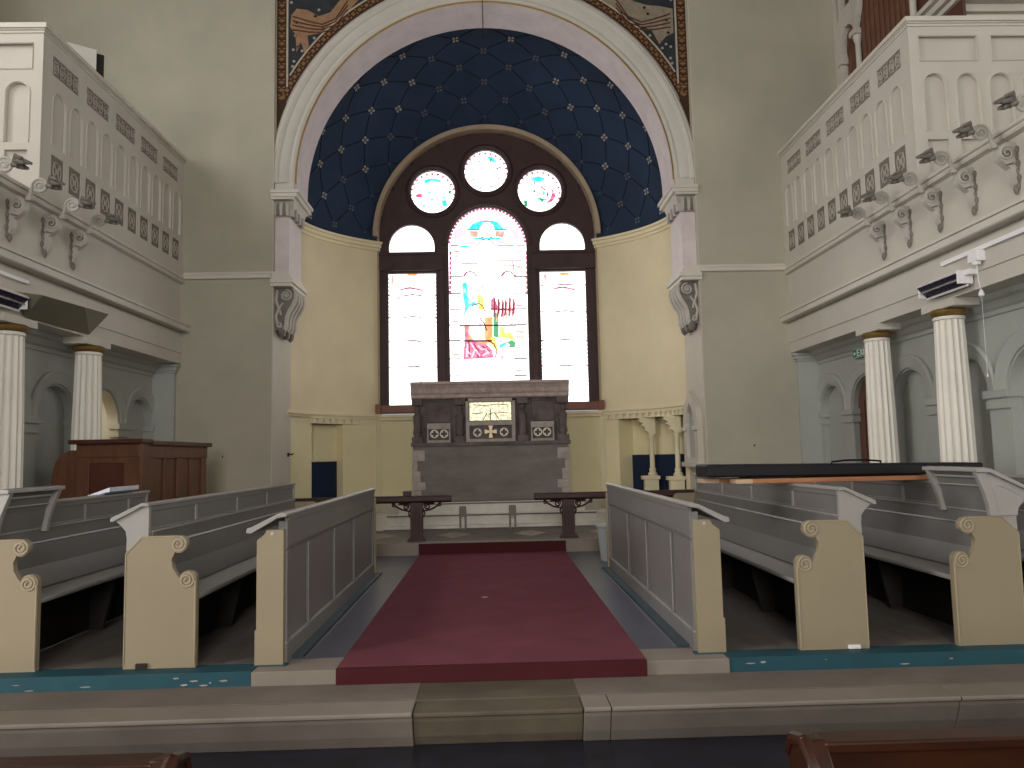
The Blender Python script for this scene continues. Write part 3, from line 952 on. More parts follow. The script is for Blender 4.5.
# ================================================================== side walls, galleries
for sx in (-1, 1):
    nm = 'left' if sx < 0 else 'right'
    # aisle wall with blind arches, inner face x = 4.75
    WX = 4.75
    m = MB('aisle_grey', sx)
    m.box(WX + .12, WX + .35, 4.9, 6.1, 0, 2.98)
    m.box(WX + .12, 7.4, 4.9, 5.0, 0, 2.98)
    cs = [10.78, 9.75, 8.72, 7.69, 6.66, 5.63]
    doors = (9.75,)
    edges = [11.3] + [10.265, 9.235, 8.205, 7.175, 6.145, 5.115]
    zs = 2.10
    for i, c in enumerate(cs):
        y1, y0 = edges[i], edges[i + 1]
        r = .36 if c != 9.75 else .40
        hole = [(y0, .2), (c - r, .2)] + list(reversed(arcpts(c, zs, r, 0, 180, 20))) + [(c + r, .2), (y1, .2), (y1, 2.98), (y0, 2.98)]
        m.prism(hole, 'yz', WX, WX + .14)
        if c not in doors:
            m.box(WX + .10, WX + .3, y0, y1, .2, 2.98)
        else:
            m.box(WX + .14, WX + .5, y0, c - r, .2, 2.98)
            m.box(WX + .14, WX + .5, c + r, y1, .2, 2.98)
            m.box(WX + .14, WX + .5, y0, y1, zs + r, 2.98)
        # raised hood moulding
        for aa in range(1):
            n = 24
            vs, fs = [], []
            pr = [(r + .02, WX), (r + .02, WX - .02), (r + .05, WX - .035), (r + .11, WX - .035), (r + .15, WX - .05), (r + .17, WX - .03), (r + .17, WX)]
            for k in range(n + 1):
                a = PI * k / n
                for rr, xx in pr:
                    yy = c + rr * math.cos(a)
                    vs.append((xx, min(yy, 11.24), zs + rr * math.sin(a)))
            L = len(pr)
            for k in range(n):
                for q in range(L):
                    fs.append((k * L + q, k * L + (q + 1) % L, (k + 1) * L + (q + 1) % L, (k + 1) * L + q))
            fs += [tuple(range(L)), tuple(n * L + q for q in range(L))]
            m.add(vs, fs, 0, True)
    for i in range(6):
        e = edges[i] if i else 11.19
        w = .13 if i else .06
        for z0, z1, o in ((1.93, 2.0, .03), (2.0, 2.03, .02), (2.03, 2.10, .05)):
            m.box(WX - o, WX + .1, e - w - o, e + w + (o if i else 0), z0, z1)
    struct(m.build('wall_' + nm))
    # cornice at the head of the aisle wall
    m = MB('aisle_grey', sx)
    m.prism([(WX, 2.80), (WX - .02, 2.80), (WX - .03, 2.84), (WX - .06, 2.86), (WX - .10, 2.91), (WX - .14, 2.93), (WX - .14, 2.98), (WX, 2.98)], 'xz', 4.6, 11.24)
    struct(m.build('trim_aisle_' + nm))
    # end pilaster
    m = MB('aisle_grey', sx)
    m.box(4.44, WX, 11.13, 11.25, .3, 2.85)
    m.box(4.42, WX, 11.11, 11.25, 2.85, 2.88)
    m.box(4.40, WX, 11.09, 11.25, 2.88, 2.93)
    m.box(4.38, WX, 11.07, 11.25, 2.93, 2.97)
    struct(m.build('trim_pilaster_' + nm, bevel=.004))
    # entablature, fascia, cornice and string below the gallery
    m = MB('gallery_paint', sx)
    m.box(4.36, 4.62, -8, 11.25, 3.13, 3.40)
    m.box(4.375, 4.62, -8, 11.25, 2.98, 3.13)
    m.box(4.62, 8.0, -8, 11.25, 2.98, 3.1)
    m.box(4.40, 4.62, -8, 11.25, 3.40, 4.15)
    struct(m.build('wall_gallery_' + nm))
    m = MB('trim_white', sx)
    m.prism([(4.40, 3.43), (4.26, 3.43), (4.25, 3.44), (4.25, 3.50), (4.23, 3.505), (4.23, 3.53), (4.28, 3.54), (4.33, 3.565), (4.34, 3.58), (4.40, 3.585)], 'xz', -8, 11.22)
    m.prism([(4.40, 4.13), (4.345, 4.14), (4.335, 4.165), (4.352, 4.175), (4.352, 4.185), (4.33, 4.195), (4.33, 4.225), (4.40, 4.24)], 'xz', -8, 11.25)
    struct(m.build('trim_gallery_' + nm))
    struct(MB('pew_floor', sx).box(4.41, 8.0, -8, 11.25, 4.15, 4.235).build('floor_gallery_' + nm))
    # outer nave wall above the gallery, with tall windows
    m = MB('plaster', sx)
    holes = []
    wys = (8.6, 5.2, 1.2, -3.4)
    for wy in wys:
        holes.append([(wy - .8, 5.9), (wy + .8, 5.9)] + arcpts(wy, 8.3, .8, 0, 180, 14))
    m.prism([(-9, 3.0), (12, 3.0), (12, 10.5), (-9, 10.5)], 'yz', 7.4, 7.7, holes=holes)
    m.box(7.4, 7.7, -9, 5.0, 0, 3.0)
    struct(m.build('wall_nave_' + nm))
    for k, wy in enumerate(wys):
        w = thing('window_%d' % (2 + k + (0 if sx < 0 else 4)), '', '', (sx * 7.5, wy, 5.9))
        del w['label'], w['category']
        w['kind'] = 'structure'
        MB('day_pane', sx).prism([(wy - .8, 5.9), (wy + .8, 5.9)] + arcpts(wy, 8.3, .8, 0, 180, 14), 'yz', 7.55, 7.57).build('window_pane', w)
        m = MB('trim_white', sx)
        for dy in (-.27, .27):
            m.box(7.5, 7.55, wy + dy - .02, wy + dy + .02, 5.9, 9.0)
        for z in (6.7, 7.5, 8.3):
            m.box(7.5, 7.55, wy - .8, wy + .8, z - .02, z + .02)
        m.build('glazing_bars', w)
    # string course on the arch wall
    m = MB('trim_white', sx)
    m.prism([(YW - .05, 4.14), (YW - .08, 4.15), (YW - .10, 4.19), (YW - .15, 4.20), (YW - .16, 4.25), (YW - .12, 4.27), (YW - .11, 4.30), (YW - .05, 4.31)], 'yz', 3.1, 4.36)
    struct(m.build('trim_string_' + nm))

struct(MB('ceiling_paint').box(-7.7, 7.7, -9, 12.5, 10.5, 10.7).build('ceiling'))
m = MB('plaster')
m.prism([(-8, 0), (8, 0), (8, 10.5), (-8, 10.5)], 'xz', -8.3, -8.0, holes=[[(-1.8, 2.2), (1.8, 2.2), (1.8, 5.4), (1.4, 6.2), (0, 6.6), (-1.4, 6.2), (-1.8, 5.4)]])
struct(m.build('wall_back'))
w = MB('day_pane').box(-1.8, 1.8, -8.2, -8.17, 2.2, 6.6).build('window_10')
struct(w)

# doors in the aisle walls
d = thing('door_1', '', '', (4.9, 9.75, .3)); del d['label'], d['category']; d['kind'] = 'structure'
m = MB('door_brown')
m.prism([(9.35, .3), (10.15, .3)] + arcpts(9.75, 2.10, .40, 0, 180, 16), 'yz', 4.82, 4.88)
m.build('door_leaf', d)
m = MB('door_brown')
for k in range(4):
    m.box(4.805, 4.82, 9.42 + k * .18, 9.53 + k * .18, .5, 2.2)
m.build('door_panels', d, .004)
d = thing('door_2', '', '', (-4.9, 9.75, .3)); del d['label'], d['category']; d['kind'] = 'structure'
m = MB('door_room')
m.box(-6.4, -6.35, 8.9, 10.7, .3, 2.9)
m.box(-6.35, -5.25, 10.55, 10.6, .3, 2.9)
m.box(-6.35, -5.25, 8.95, 9.0, .3, 2.9)
m.box(-6.4, -5.25, 8.9, 10.7, .2, .3)
m.box(-6.4, -5.25, 8.9, 10.7, 2.9, 2.96)
m.build('vestry_room', d)
MB('console_wood').box(-5.3, -5.26, 9.60, 9.66, .3, 2.12).box(-5.30, -5.26, 9.66, 9.95, .3, 1.95).build('door_leaf', d)
area('vestry_fill_light', (-5.9, 9.75, 2.8), (0, 0, -1), .6, .9, 38, (1, .9, .74))  # added lamp under the room's ceiling; no window is built there

# fluted columns
for sx, y, lab in ((-1, 7.37, 'white fluted column with a brass ring, cut by the left edge of the picture'),
                   (-1, 8.83, 'white fluted column with a brass ring, standing behind the wooden reading desk'),
                   (1, 7.42, 'white fluted column with a brass ring, under the infrared heater'),
                   (1, 8.85, 'white fluted column with a brass ring, beside the exit sign')):
    t = thing('fluted_column', lab, 'column', (sx * 4.47, y, .3), 'columns along the aisle walls')
    c = sx * 4.47
    MB('column_white').lathe([(.160, .42), (.158, 1.2), (.150, 2.0), (.132, 2.80)], c, y, 96, flute=.14, fl_n=16).build('shaft', t)
    MB('column_white').box(c - .2, c + .2, y - .2, y + .2, .3, .36).lathe([(.19, .36), (.195, .39), (.17, .42), (.165, .44)], c, y, 32).build('base', t, .004)
    MB('column_white').lathe([(.132, 2.80), (.14, 2.805), (.14, 2.83), (.134, 2.835)], c, y, 32).build('necking', t)
    MB('brass_ring').lathe([(.14, 2.84), (.162, 2.86), (.168, 2.885), (.158, 2.90), (.15, 2.905)], c, y, 32).build('capital_ring', t)
    MB('gallery_paint').box(*sorted((sx * 4.355, sx * 4.62)), y - .27, y + .27, 2.905, 2.982).build('abacus', t, .004)

# gallery parapets with panels
for sx in (-1, 1):
    t = thing('gallery_parapet', ('panelled off-white gallery front with pierced scroll panels, in shade, on the left wall' if sx < 0 else
                                  'panelled off-white gallery front with pierced scroll panels, brightly lit, on the right wall'), 'gallery', (sx * 4.4, 7.65, 4.24), 'gallery fronts')
    PX = 4.38
    rects, arches, squares = [], [], []
    for k in range(5):
        y = 7.80 + k * .672
        rects.append([(y, 5.56), (y + .50, 5.56), (y + .50, 5.76), (y, 5.76)])
    for k in range(10):
        y = 7.82 + k * .336
        arches.append([(y, 4.82), (y + .23, 4.82)] + [(y + .23, 5.25)] + arcpts(y + .115, 5.28, .115, 0, 180, 10)[1:-1] + [(y, 5.25)])
        squares.append([(y + .0, 4.44), (y + .23, 4.44), (y + .23, 4.73), (y + .0, 4.73)])
    m = MB('gallery_paint', sx)
    m.prism([(7.65, 4.24), (11.25, 4.24), (11.25, 5.93), (7.65, 5.93)], 'yz', PX, PX + .018, holes=rects + arches + squares)
    m.box(PX + .018, PX + .10, 7.65, 11.25, 4.24, 5.93)
    # return facing the nave
    rr, ra, rs = [], [], []
    for k in range(4):
        x = PX + .10 + k * .755
        rr.append([(x, 5.53), (x + .61, 5.53), (x + .61, 5.80), (x, 5.80)])
    for k in range(8):
        x = PX + .13 + k * .345
        ra.append([(x, 4.78), (x + .22, 4.78), (x + .22, 5.25)] + arcpts(x + .11, 5.28, .11, 0, 180, 10)[1:-1] + [(x, 5.25)])
        rs.append([(x, 4.36), (x + .22, 4.36), (x + .22, 4.70), (x, 4.70)])
    m.prism([(PX, 4.24), (7.4, 4.24), (7.4, 5.93), (PX, 5.93)], 'xz', 7.62, 7.66, holes=rr + ra + rs)
    m.box(PX + .01, 7.4, 7.66, 7.73, 4.24, 5.93)
    m.build('parapet_wall', t, .004)
    m = MB('gallery_paint', sx)
    for i in range(10):
        y = 7.82 + i * .336
        z0 = 4.82
        m.tube([(PX - .002, y - .012, z0), (PX - .002, y - .012, 5.25)] + [(PX - .002, a, b) for a, b in reversed(arcpts(y + .115, 5.28, .127, 0, 180, 12))] + [(PX - .002, y + .242, 5.25), (PX - .002, y + .242, z0)], .009, 5)
    for i in range(8):
        x = PX + .13 + i * .345
        m.tube([(x - .012, 7.618, 4.78), (x - .012, 7.618, 5.25)] + [(a, 7.618, b) for a, b in reversed(arcpts(x + .11, 5.28, .122, 0, 180, 12))] + [(x + .232, 7.618, 5.25), (x + .232, 7.618, 4.78)], .009, 5)
    for i in range(4):
        x = PX + .10 + i * .755
        m.tube([(x, 7.62, 5.53), (x + .61, 7.62, 5.53), (x + .61, 7.62, 5.80), (x, 7.62, 5.80)], .010, 5, closed=True)
    m.build('panel_mouldings', t)
    m = MB('trim_white', sx)
    for z0, z1, o in ((5.90, 5.925, .012), (5.925, 5.94, .026), (5.94, 5.985, .045), (5.985, 5.995, .035)):
        m.box(PX - o, PX + .14, 7.62 - o, 11.2, z0, z1)
        m.box(PX + .14, 7.4, 7.62 - o, 7.76, z0, z1)
    m.build('handrail', t)
    for k, r_ in enumerate(rects):
        y = r_[0][0]
        m = MB(['grille_dark', 'grille_scroll'], sx)
        m.box(PX + .008, PX + .017, y, y + .50, 5.56, 5.76)
        for q in range(4):
            cy = y + .0625 + q * .125
            m.tube([(PX + .006, cy + .045 * math.cos(2 * PI * i / 10), 5.66 + .07 * math.sin(2 * PI * i / 10)) for i in range(10)], .008, 4, 1, closed=True)
            m.tube([(PX + .006, cy + .018 * math.cos(2 * PI * i / 6), 5.66 + .03 * math.sin(2 * PI * i / 6)) for i in range(6)], .007, 4, 1, closed=True)
            m.tube([(PX + .006, cy - .05, 5.575), (PX + .006, cy, 5.61), (PX + .006, cy + .05, 5.575)], .006, 4, 1)
            m.tube([(PX + .006, cy - .05, 5.745), (PX + .006, cy, 5.71), (PX + .006, cy + .05, 5.745)], .006, 4, 1)
        m.build('scroll_grille', t)
    for k, r_ in enumerate(squares):
        y = r_[0][0]
        m = MB(['grille_dark', 'grille_scroll'], sx)
        m.box(PX + .008, PX + .017, y, y + .23, 4.44, 4.73)
        m.tube([(PX + .006, y + .115 + .075 * math.cos(2 * PI * i / 12), 4.585 + .095 * math.sin(2 * PI * i / 12)) for i in range(12)], .008, 4, 1, closed=True)
        for q in range(4):
            a = PI / 4 + q * PI / 2
            m.tube([(PX + .006, y + .115 + .02 * math.cos(a), 4.585 + .02 * math.sin(a)), (PX + .01, y + .115 + .09 * math.cos(a), 4.585 + .12 * math.sin(a))], .009, 4, 1)
        m.disc((PX + .006, y + .115, 4.585), .028, .012, 10, 'x', 1)
        m.build('square_grille', t)

# scrolled brackets on the string
ordn = {(-1, 0): 'white scrolled bracket with a grey leaf at the left edge, its corbel cut off',
        (-1, 1): 'white scrolled bracket with grey leaf, left gallery ledge, third from the arch',
        (-1, 2): 'white scrolled bracket with grey leaf, left gallery ledge, second from the arch',
        (-1, 3): 'white scrolled bracket with a grey leaf on the left gallery ledge, nearest the arch',
        (1, 0): 'white scrolled bracket with a grey leaf at the right edge, its corbel cut off',
        (1, 1): 'white scrolled bracket with grey leaf, right gallery ledge, fifth from the arch',
        (1, 2): 'white scrolled bracket with grey leaf, right gallery ledge, fourth from the arch',
        (1, 3): 'white scrolled bracket with grey leaf, right gallery ledge, third from the arch',
        (1, 4): 'white scrolled bracket with grey leaf, right gallery ledge, second from the arch',
        (1, 5): 'white scrolled bracket with a grey leaf on the right gallery ledge, nearest the arch'}


def make_bracket(sx, y, lab):
    t = thing('scroll_bracket', lab, 'bracket', (sx * 4.38, y, 3.7), 'scrolled brackets along the gallery ledges')
    m = MB(['bracket_light', 'bracket_grey'], sx)
    m.prism([(4.40, 4.08), (4.30, 4.08), (4.255, 4.05), (4.235, 3.99), (4.25, 3.93), (4.30, 3.89), (4.34, 3.86), (4.35, 3.80), (4.365, 3.74), (4.40, 3.70)], 'xz', y - .035, y + .035)
    m.tube(spiral(4.305, 3.985, .062, .012, 60, 1.7, 26, y - .04), .013, 6)
    m.tube(spiral(4.305, 3.985, .062, .012, 60, 1.7, 26, y + .04), .013, 6)
    m.disc((4.305, y, 3.985), .035, .10, 14, 'y', 1)
    m.tube([(4.355, y - .042, 3.90), (4.30, y - .042, 3.885)], .008, 5, 1)
    m.build('corbel', t)
    m = MB('bracket_grey', sx)
    for k in range(6):
        z = 4.02 - k * .06
        m.lathe([(.004, z - .045), (.016, z - .02), (.020, z), (.008, z + .025)], 4.392, y - .045 + .015 * (k % 2), 8)
    m.lathe([(.003, 3.635), (.016, 3.66), (.022, 3.685), (.012, 3.72)], 4.375, y - .02, 8)
    m.build('leaf_spine', t)
    m = MB('bracket_light', sx)
    m.tube([(4.25, y, 4.05), (4.225, y, 4.08), (4.205, y, 4.12), (4.20, y, 4.17)], .016, 8)
    m.tube(spiral(4.125, 4.175, .078, .012, -10, 1.9, 40, y), .0125, 7)
    m.disc((4.125, y, 4.175), .062, .006, 18)
    m.disc((4.125, y, 4.175), .016, .03, 12)
    m.tube([(4.22, y - .02, 4.06), (4.22, y + .02, 4.06)], .024, 8)
    m.build('scroll', t)
    m = MB(['bracket_grey', 'bracket_light'], sx)
    for k in range(9):
        a = math.radians(-62 + k * 18)
        L = .135 - abs(k - 5) * .010
        dy = (k % 3 - 1) * .05
        base = (4.05, y + dy * .3, 4.175)
        mid = (4.05 - L * .5 * math.cos(a), y + dy * .8, 4.185 + L * .45 * math.sin(a) + .015)
        tip = (4.05 - L * math.cos(a * .8), y + dy, 4.18 + L * .42 * math.sin(a))
        m.tube([base, mid, tip], .02, 6, 1 if k > 6 else 0, radii=[.012, .028, .013])
    m.build('leaf', t)


for i, y in enumerate((6.67, 7.20, 7.77, 8.30)):
    make_bracket(-1, y, ordn[(-1, i)])
for i, y in enumerate((5.67, 6.21, 6.78, 7.32, 7.88, 8.41)):
    make_bracket(1, y, ordn[(1, i)])

# ================================================================== altar and reredos
t = thing('stone_reredos', 'dark carved stone altar and reredos with gold mosaic panel under the stained glass window', 'altar', (0, 12.95, .84))
m = MB(['stone_block', 'stone_pale', 'stone_dark'])
m.box(-1.28, 1.28, 12.96, 13.55, .856, 1.80)
m.build('altar_block', t, .008)
for sx in (-1, 1):
    m = MB('stone_pale')
    for z0, z1, w in ((1.52, 1.70, .20), (1.36, 1.52, .08), (1.18, 1.36, .13), (1.05, 1.18, .21), (.87, 1.05, .14)):
        m.box(*sorted((sx * 1.29, sx * (1.29 - w))), 12.94, 13.2, z0, z1)
    m.build('quoin', t, .006)
m = MB('stone_dark')
m.box(-1.31, 1.31, 12.92, 13.5, 1.76, 1.82)
m.box(-1.26, 1.26, 13.08, 13.5, 1.82, 2.56)
for x0, x1 in ((-1.30, -1.12), (-.60, -.42), (.44, .62), (1.10, 1.30)):
    m.box(x0, x1, 12.98, 13.1, 1.82, 1.92)
    m.box(x0, x1, 12.98, 13.1, 2.44, 2.56)
for x0, x1 in ((-1.06, -.66), (.68, 1.06)):
    m.tube([(x0, 13.07, 2.16), (x1, 13.07, 2.16), (x1, 13.07, 2.50), (x0, 13.07, 2.50)], .014, 5, closed=True)
m.build('reredos_body', t, .006)
for cx in (-1.21, -.51, .53, 1.20):   # figures / shafts in the divisions
    m = MB('stone_dark')
    m.lathe([(.05, 1.92), (.075, 1.98), (.06, 2.08), (.07, 2.20), (.075, 2.26), (.035, 2.31), (.025, 2.33), (.04, 2.36), (.04, 2.40), (.015, 2.43)], cx, 13.03, 12)
    m.build('carved_figure', t)
m = MB(['stone_pale', 'stone_dark'])
m.box(-.41, .41, 12.99, 13.09, 1.80, 1.87)
m.box(-.41, .41, 13.02, 13.09, 1.87, 2.09, 1)
m.box(-.41, .41, 12.99, 13.09, 2.09, 2.16)
m.box(-.41, -.36, 12.99, 13.09, 2.16, 2.54)
m.box(.36, .41, 12.99, 13.09, 2.16, 2.54)
m.box(-.41, .41, 12.99, 13.09, 2.49, 2.54)
m.box(-.41, -.35, 12.99, 13.09, 1.87, 2.09)
m.box(.35, .41, 12.99, 13.09, 1.87, 2.09)
m.build('centre_frame', t, .005)
m = MB(['mosaic_gold_glow'])
m.box(-.345, .345, 13.04, 13.06, 2.175, 2.475)
mo = m.build('mosaic_panel', t)
m = MB('stone_dark')
m.tube([(-.12, 13.035, 2.18), (-.06, 13.035, 2.30), (0, 13.035, 2.27), (.06, 13.035, 2.31), (.14, 13.035, 2.19)], .007, 5)
m.tube([(-.30, 13.035, 2.29), (-.12, 13.035, 2.30)], .006, 4)
m.tube([(.12, 13.035, 2.30), (.30, 13.035, 2.29)], .006, 4)
m.tube([(-.28, 13.035, 2.44), (-.1, 13.035, 2.42), (.1, 13.035, 2.44), (.28, 13.035, 2.43)], .006, 4)
m.tube([(0, 13.035, 2.18), (0, 13.035, 2.36)], .008, 5)
m.build('mosaic_drawing', mo)
m = MB('cross_gold')
for a in range(4):
    ca, sa = math.cos(a * PI / 2), math.sin(a * PI / 2)
    pts = [(.018, .018), (.035, .10), (-.035, .10), (-.018, .018)]
    m.prism([(x * ca - z * sa, 1.985 + x * sa + z * ca) for x, z in pts], 'xz', 12.985, 13.02)
m.box(-.02, .02, 12.985, 13.02, 1.965, 2.005)
m.build('cross', t)
for cx in (-.22, .22, -.93, -.77, .78, .93):
    m = MB('quatrefoil')
    q = .062
    pz = 1.975 if abs(cx) < .5 else 1.965
    m.tube([(cx + q * math.cos(2 * PI * u / 20), 13.0, pz + q * math.sin(2 * PI * u / 20)) for u in range(20)], .010, 5, closed=True)
    for a in range(4):
        ox, oz = q * .78 * math.cos(a * PI / 2 + PI / 4), q * .78 * math.sin(a * PI / 2 + PI / 4)
        m.disc((cx + ox, 13.0, pz + oz), .016, .02, 10)
    m.build('quatrefoil', t)
for sx in (-1, 1):
    m = MB(['stone_pale', 'stone_dark'], sx)
    m.box(.665, 1.05, 12.99, 13.09, 1.77, 1.86)
    m.box(.665, 1.05, 13.03, 13.09, 1.86, 2.06, 1)
    m.box(.665, 1.05, 12.99, 13.09, 2.04, 2.14)
    m.box(.665, .69, 12.99, 13.09, 1.86, 2.04)
    m.box(1.025, 1.05, 12.99, 13.09, 1.86, 2.04)
    m.build('side_panel', t, .004)
m = MB('stone_cornice')
m.prism([(13.5, 2.54), (13.02, 2.54), (12.98, 2.56), (12.97, 2.61), (12.94, 2.64), (12.94, 2.70), (12.90, 2.76), (12.87, 2.78), (12.87, 2.82), (13.5, 2.83)], 'yz', -1.31, 1.31)
for k in range(36):
    x = -1.26 + k * .072
    m.box(x, x + .035, 12.915, 12.95, 2.655, 2.70)
m.build('cornice', t, .004)

# ================================================================== communion rails
def rail(x0, x1, posts, lab):
    c = (x0 + x1) / 2
    t = thing('communion_rail', lab, 'rail', (c, 10.8, .46), 'communion rails')
    MB('rail_wood').prism([(10.72, 1.0), (10.72, 1.055), (10.74, 1.07), (10.86, 1.07), (10.88, 1.055), (10.88, 1.0), (10.84, .975), (10.76, .975)], 'yz', x0, x1).build('handrail', t, .004)
    for px in posts:
        m = MB('rail_wood')
        m.box(px - .085, px + .085, 10.75, 10.85, .47, .98)
        m.prism([(px - .13, .462), (px + .13, .462), (px + .09, .52), (px - .09, .52)], 'xz', 10.72, 10.88)
        for k in range(3):
            m.box(px - .06 + k * .045, px - .045 + k * .045, 10.74, 10.75, .56, .9)
        m.build('post', t, .004)
        for s in (-1, 1):
            m = MB('rail_wood')
            m.tube([(px + s * .08, 10.8, .86), (px + s * .13, 10.8, .87), (px + s * .20, 10.8, .885), (px + s * .28, 10.8, .93), (px + s * .33, 10.8, .975)], .014, 6)
            m.tube(spiral(px + s * .145, .925, .045, .01, 90, 1.4 * s, 20, 10.8), .012, 6)
            m.tube(spiral(px + s * .315, .945, .025, .008, 90, 1.2 * s, 14, 10.8), .010, 6)
            m.tube([(px + s * .09, 10.8, .98), (px + s * .16, 10.8, .96), (px + s * .24, 10.8, .97)], .018, 6)
            m.tube([(px + s * .085, 10.8, .90), (px + s * .11, 10.8, .83), (px + s * .09, 10.8, .78)], .012, 6)
            m.build('scroll_brace', t)
    return t


rail(-3.0, -.55, (-1.02, -2.6), 'dark wooden communion rail on a scroll-braced post, left of the red carpet')
rail(.58, 3.02, (1.04, 2.6), 'dark wooden communion rail on a scroll-braced post, right of the red carpet')
m = MB('rail_wood').box(-1.20, -1.09, 10.75, 10.85, 1.071, 1.135)
tag(m.build('small_box', bevel=.004), 'small dark box standing on the communion rail left of the carpet', 'box')
for x, lab in ((-.455, 'short grey metal rail socket on the altar steps, left one'), (.315, 'short grey metal rail socket on the altar steps, right one')):
    t = thing('rail_socket', lab, 'socket', (x, 12.3, .46), 'metal sockets before the altar')
    MB('socket_metal').box(x - .055, x - .025, 12.28, 12.32, .456, .80).box(x + .025, x + .055, 12.28, 12.32, .456, .80).build('upright', t)
    MB('socket_metal').box(x - .05, x + .05, 12.275, 12.325, .66, .82).build('sleeve', t, .003)

# ================================================================== choir stalls
Y0, Y1S, Y1L, Y1 = 5.16, 8.94, 7.47, 8.9


def end_outline(u0=0, chamfer=True):
    lo = arcpts(.055, .85, .055, 180, 10, 10)
    mid = [(.13, .885), (.155, .93), (.16, .98), (.14, 1.02)]
    upv = arcpts(.115, 1.072, .055, 300, 90, 12)
    return [(0, .3)] + lo + mid + upv + [(.35, 1.127), (.455, 1.02), (.455, .3)]


def stall(sx, u0, ylen, lab, muntins, desk=False, frontface=True):
    t = thing('choir_stall', lab, 'pew', (sx * (u0 + .25), Y0, .3), 'painted choir stalls')
    off = (u0, 0, 0)
    for y in (Y0, ylen - .045):
        m = MB(['pew_cream', 'pew_cream_relief'], sx, off)
        m.prism(end_outline(), 'xz', y, y + .045)
        if y == Y0:
            for cx, cz, a0, tr in ((.115, 1.072, 100, 2.0), (.062, .845, 100, 2.0)):
                m.tube(spiral(cx, cz, .05, .008, a0, tr, 44, y - .002), .0075, 6, 1)
            m.tube([(.45, y - .001, .32), (.45, y - .001, 1.015), (.348, y - .001, 1.122), (.12, y - .001, 1.124)], .005, 5, 1)
            m.tube([(.008, y - .001, .32), (.008, y - .001, .84)], .006, 5, 1)
        m.build('bench_end', t, .003)
    MB('pew_edge', sx, off).prism([(.005, .715), (.0, .73), (.005, .745), (.30, .745), (.30, .715)], 'xz', Y0 + .045, ylen - .045).build('seat', t)
    m = MB(['pew_grey', 'pew_edge'], sx, off)
    m.prism([(.235, .745), (.225, .76), (.27, .90), (.29, 1.05), (.282, 1.055), (.288, 1.065), (.30, 1.065), (.30, 1.15), (.33, 1.15), (.33, .72), (.26, .72)], 'xz', Y0 + .045, ylen - .045)
    m.box(.292, .335, Y0 + .045, ylen - .045, 1.148, 1.158, 1)
    m.build('seat_back', t)
    m = MB(['pew_grey', 'pew_edge'], sx, off)
    zt = 1.318
    m.box(.325, .345, Y0 + .04, ylen, 1.155, zt)
    m.box(.315, .325, Y0 + .04, ylen, zt - .035, zt)
    m.box(.318, .325, Y0 + .04, ylen, 1.157, 1.172)
    for y in muntins:
        m.box(.316, .325, y - .018, y + .018, 1.16, zt, 1)
    m.build('panelled_board', t, .002)
    m = MB('pew_edge', sx, off)
    m.prism([(.305, 1.318), (.305, 1.338), (.345, 1.342), (.545, 1.250), (.548, 1.228), (.535, 1.222), (.345, 1.318)], 'xz', Y0 - .02, ylen + .02)
    m.build('book_ledge', t, .004)
    for y in (Y0 + .002, ylen - .04):
        m = MB('pew_edge', sx, off)
        m.prism([(.312, 1.10), (.312, 1.325), (.345, 1.325), (.53, 1.232), (.49, 1.20), (.458, 1.16), (.45, 1.11), (.453, 1.03), (.35, 1.10)], 'xz', y + .004, y + .040)
        m.build('ledge_bracket', t, .002)
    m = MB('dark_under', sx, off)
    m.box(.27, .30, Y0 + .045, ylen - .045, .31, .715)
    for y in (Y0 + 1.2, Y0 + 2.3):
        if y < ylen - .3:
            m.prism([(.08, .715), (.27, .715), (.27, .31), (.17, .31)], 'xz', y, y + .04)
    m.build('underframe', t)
    return t


def desk_box(t, sx, u0, y0, y1):
    off = (u0, 0, 0)
    m = MB(['pew_grey', 'pew_edge'], sx, off)
    face = [(.275, 1.15), (.265, 1.2), (.25, 1.28), (.225, 1.36), (.21, 1.415), (.34, 1.415), (.34, 1.15)]
    for y in (y0, y1 - .04):
        m.prism([(.265, 1.13), (.255, 1.2), (.235, 1.28), (.205, 1.36), (.18, 1.42), (.25, 1.42), (.27, 1.36), (.295, 1.28), (.31, 1.2), (.32, 1.13)], 'xz', y, y + .04, 1)
    m.prism([(x + .02, z) for x, z in face], 'xz', y0 + .04, y1 - .04)
    m.box(.222, .24, y0 + .04, y1 - .04, 1.378, 1.392, 1)
    m.box(.245, .26, y0 + .04, y1 - .04, 1.32, 1.33, 1)
    m.prism([(.30, 1.13), (.24, 1.425), (.52, 1.30), (.50, 1.24), (.455, 1.19), (.445, 1.13)], 'xz', y0 + .002, y0 + .042, 1)
    m.build('desk_front', t, .003)
    m = MB('pew_edge', sx, off)
    m.prism([(.175, 1.42), (.175, 1.445), (.23, 1.45), (.27, 1.44), (.565, 1.29), (.565, 1.265), (.26, 1.415)], 'xz', y0 - .03, y1 + .03)
    m.build('desk_top', t, .004)


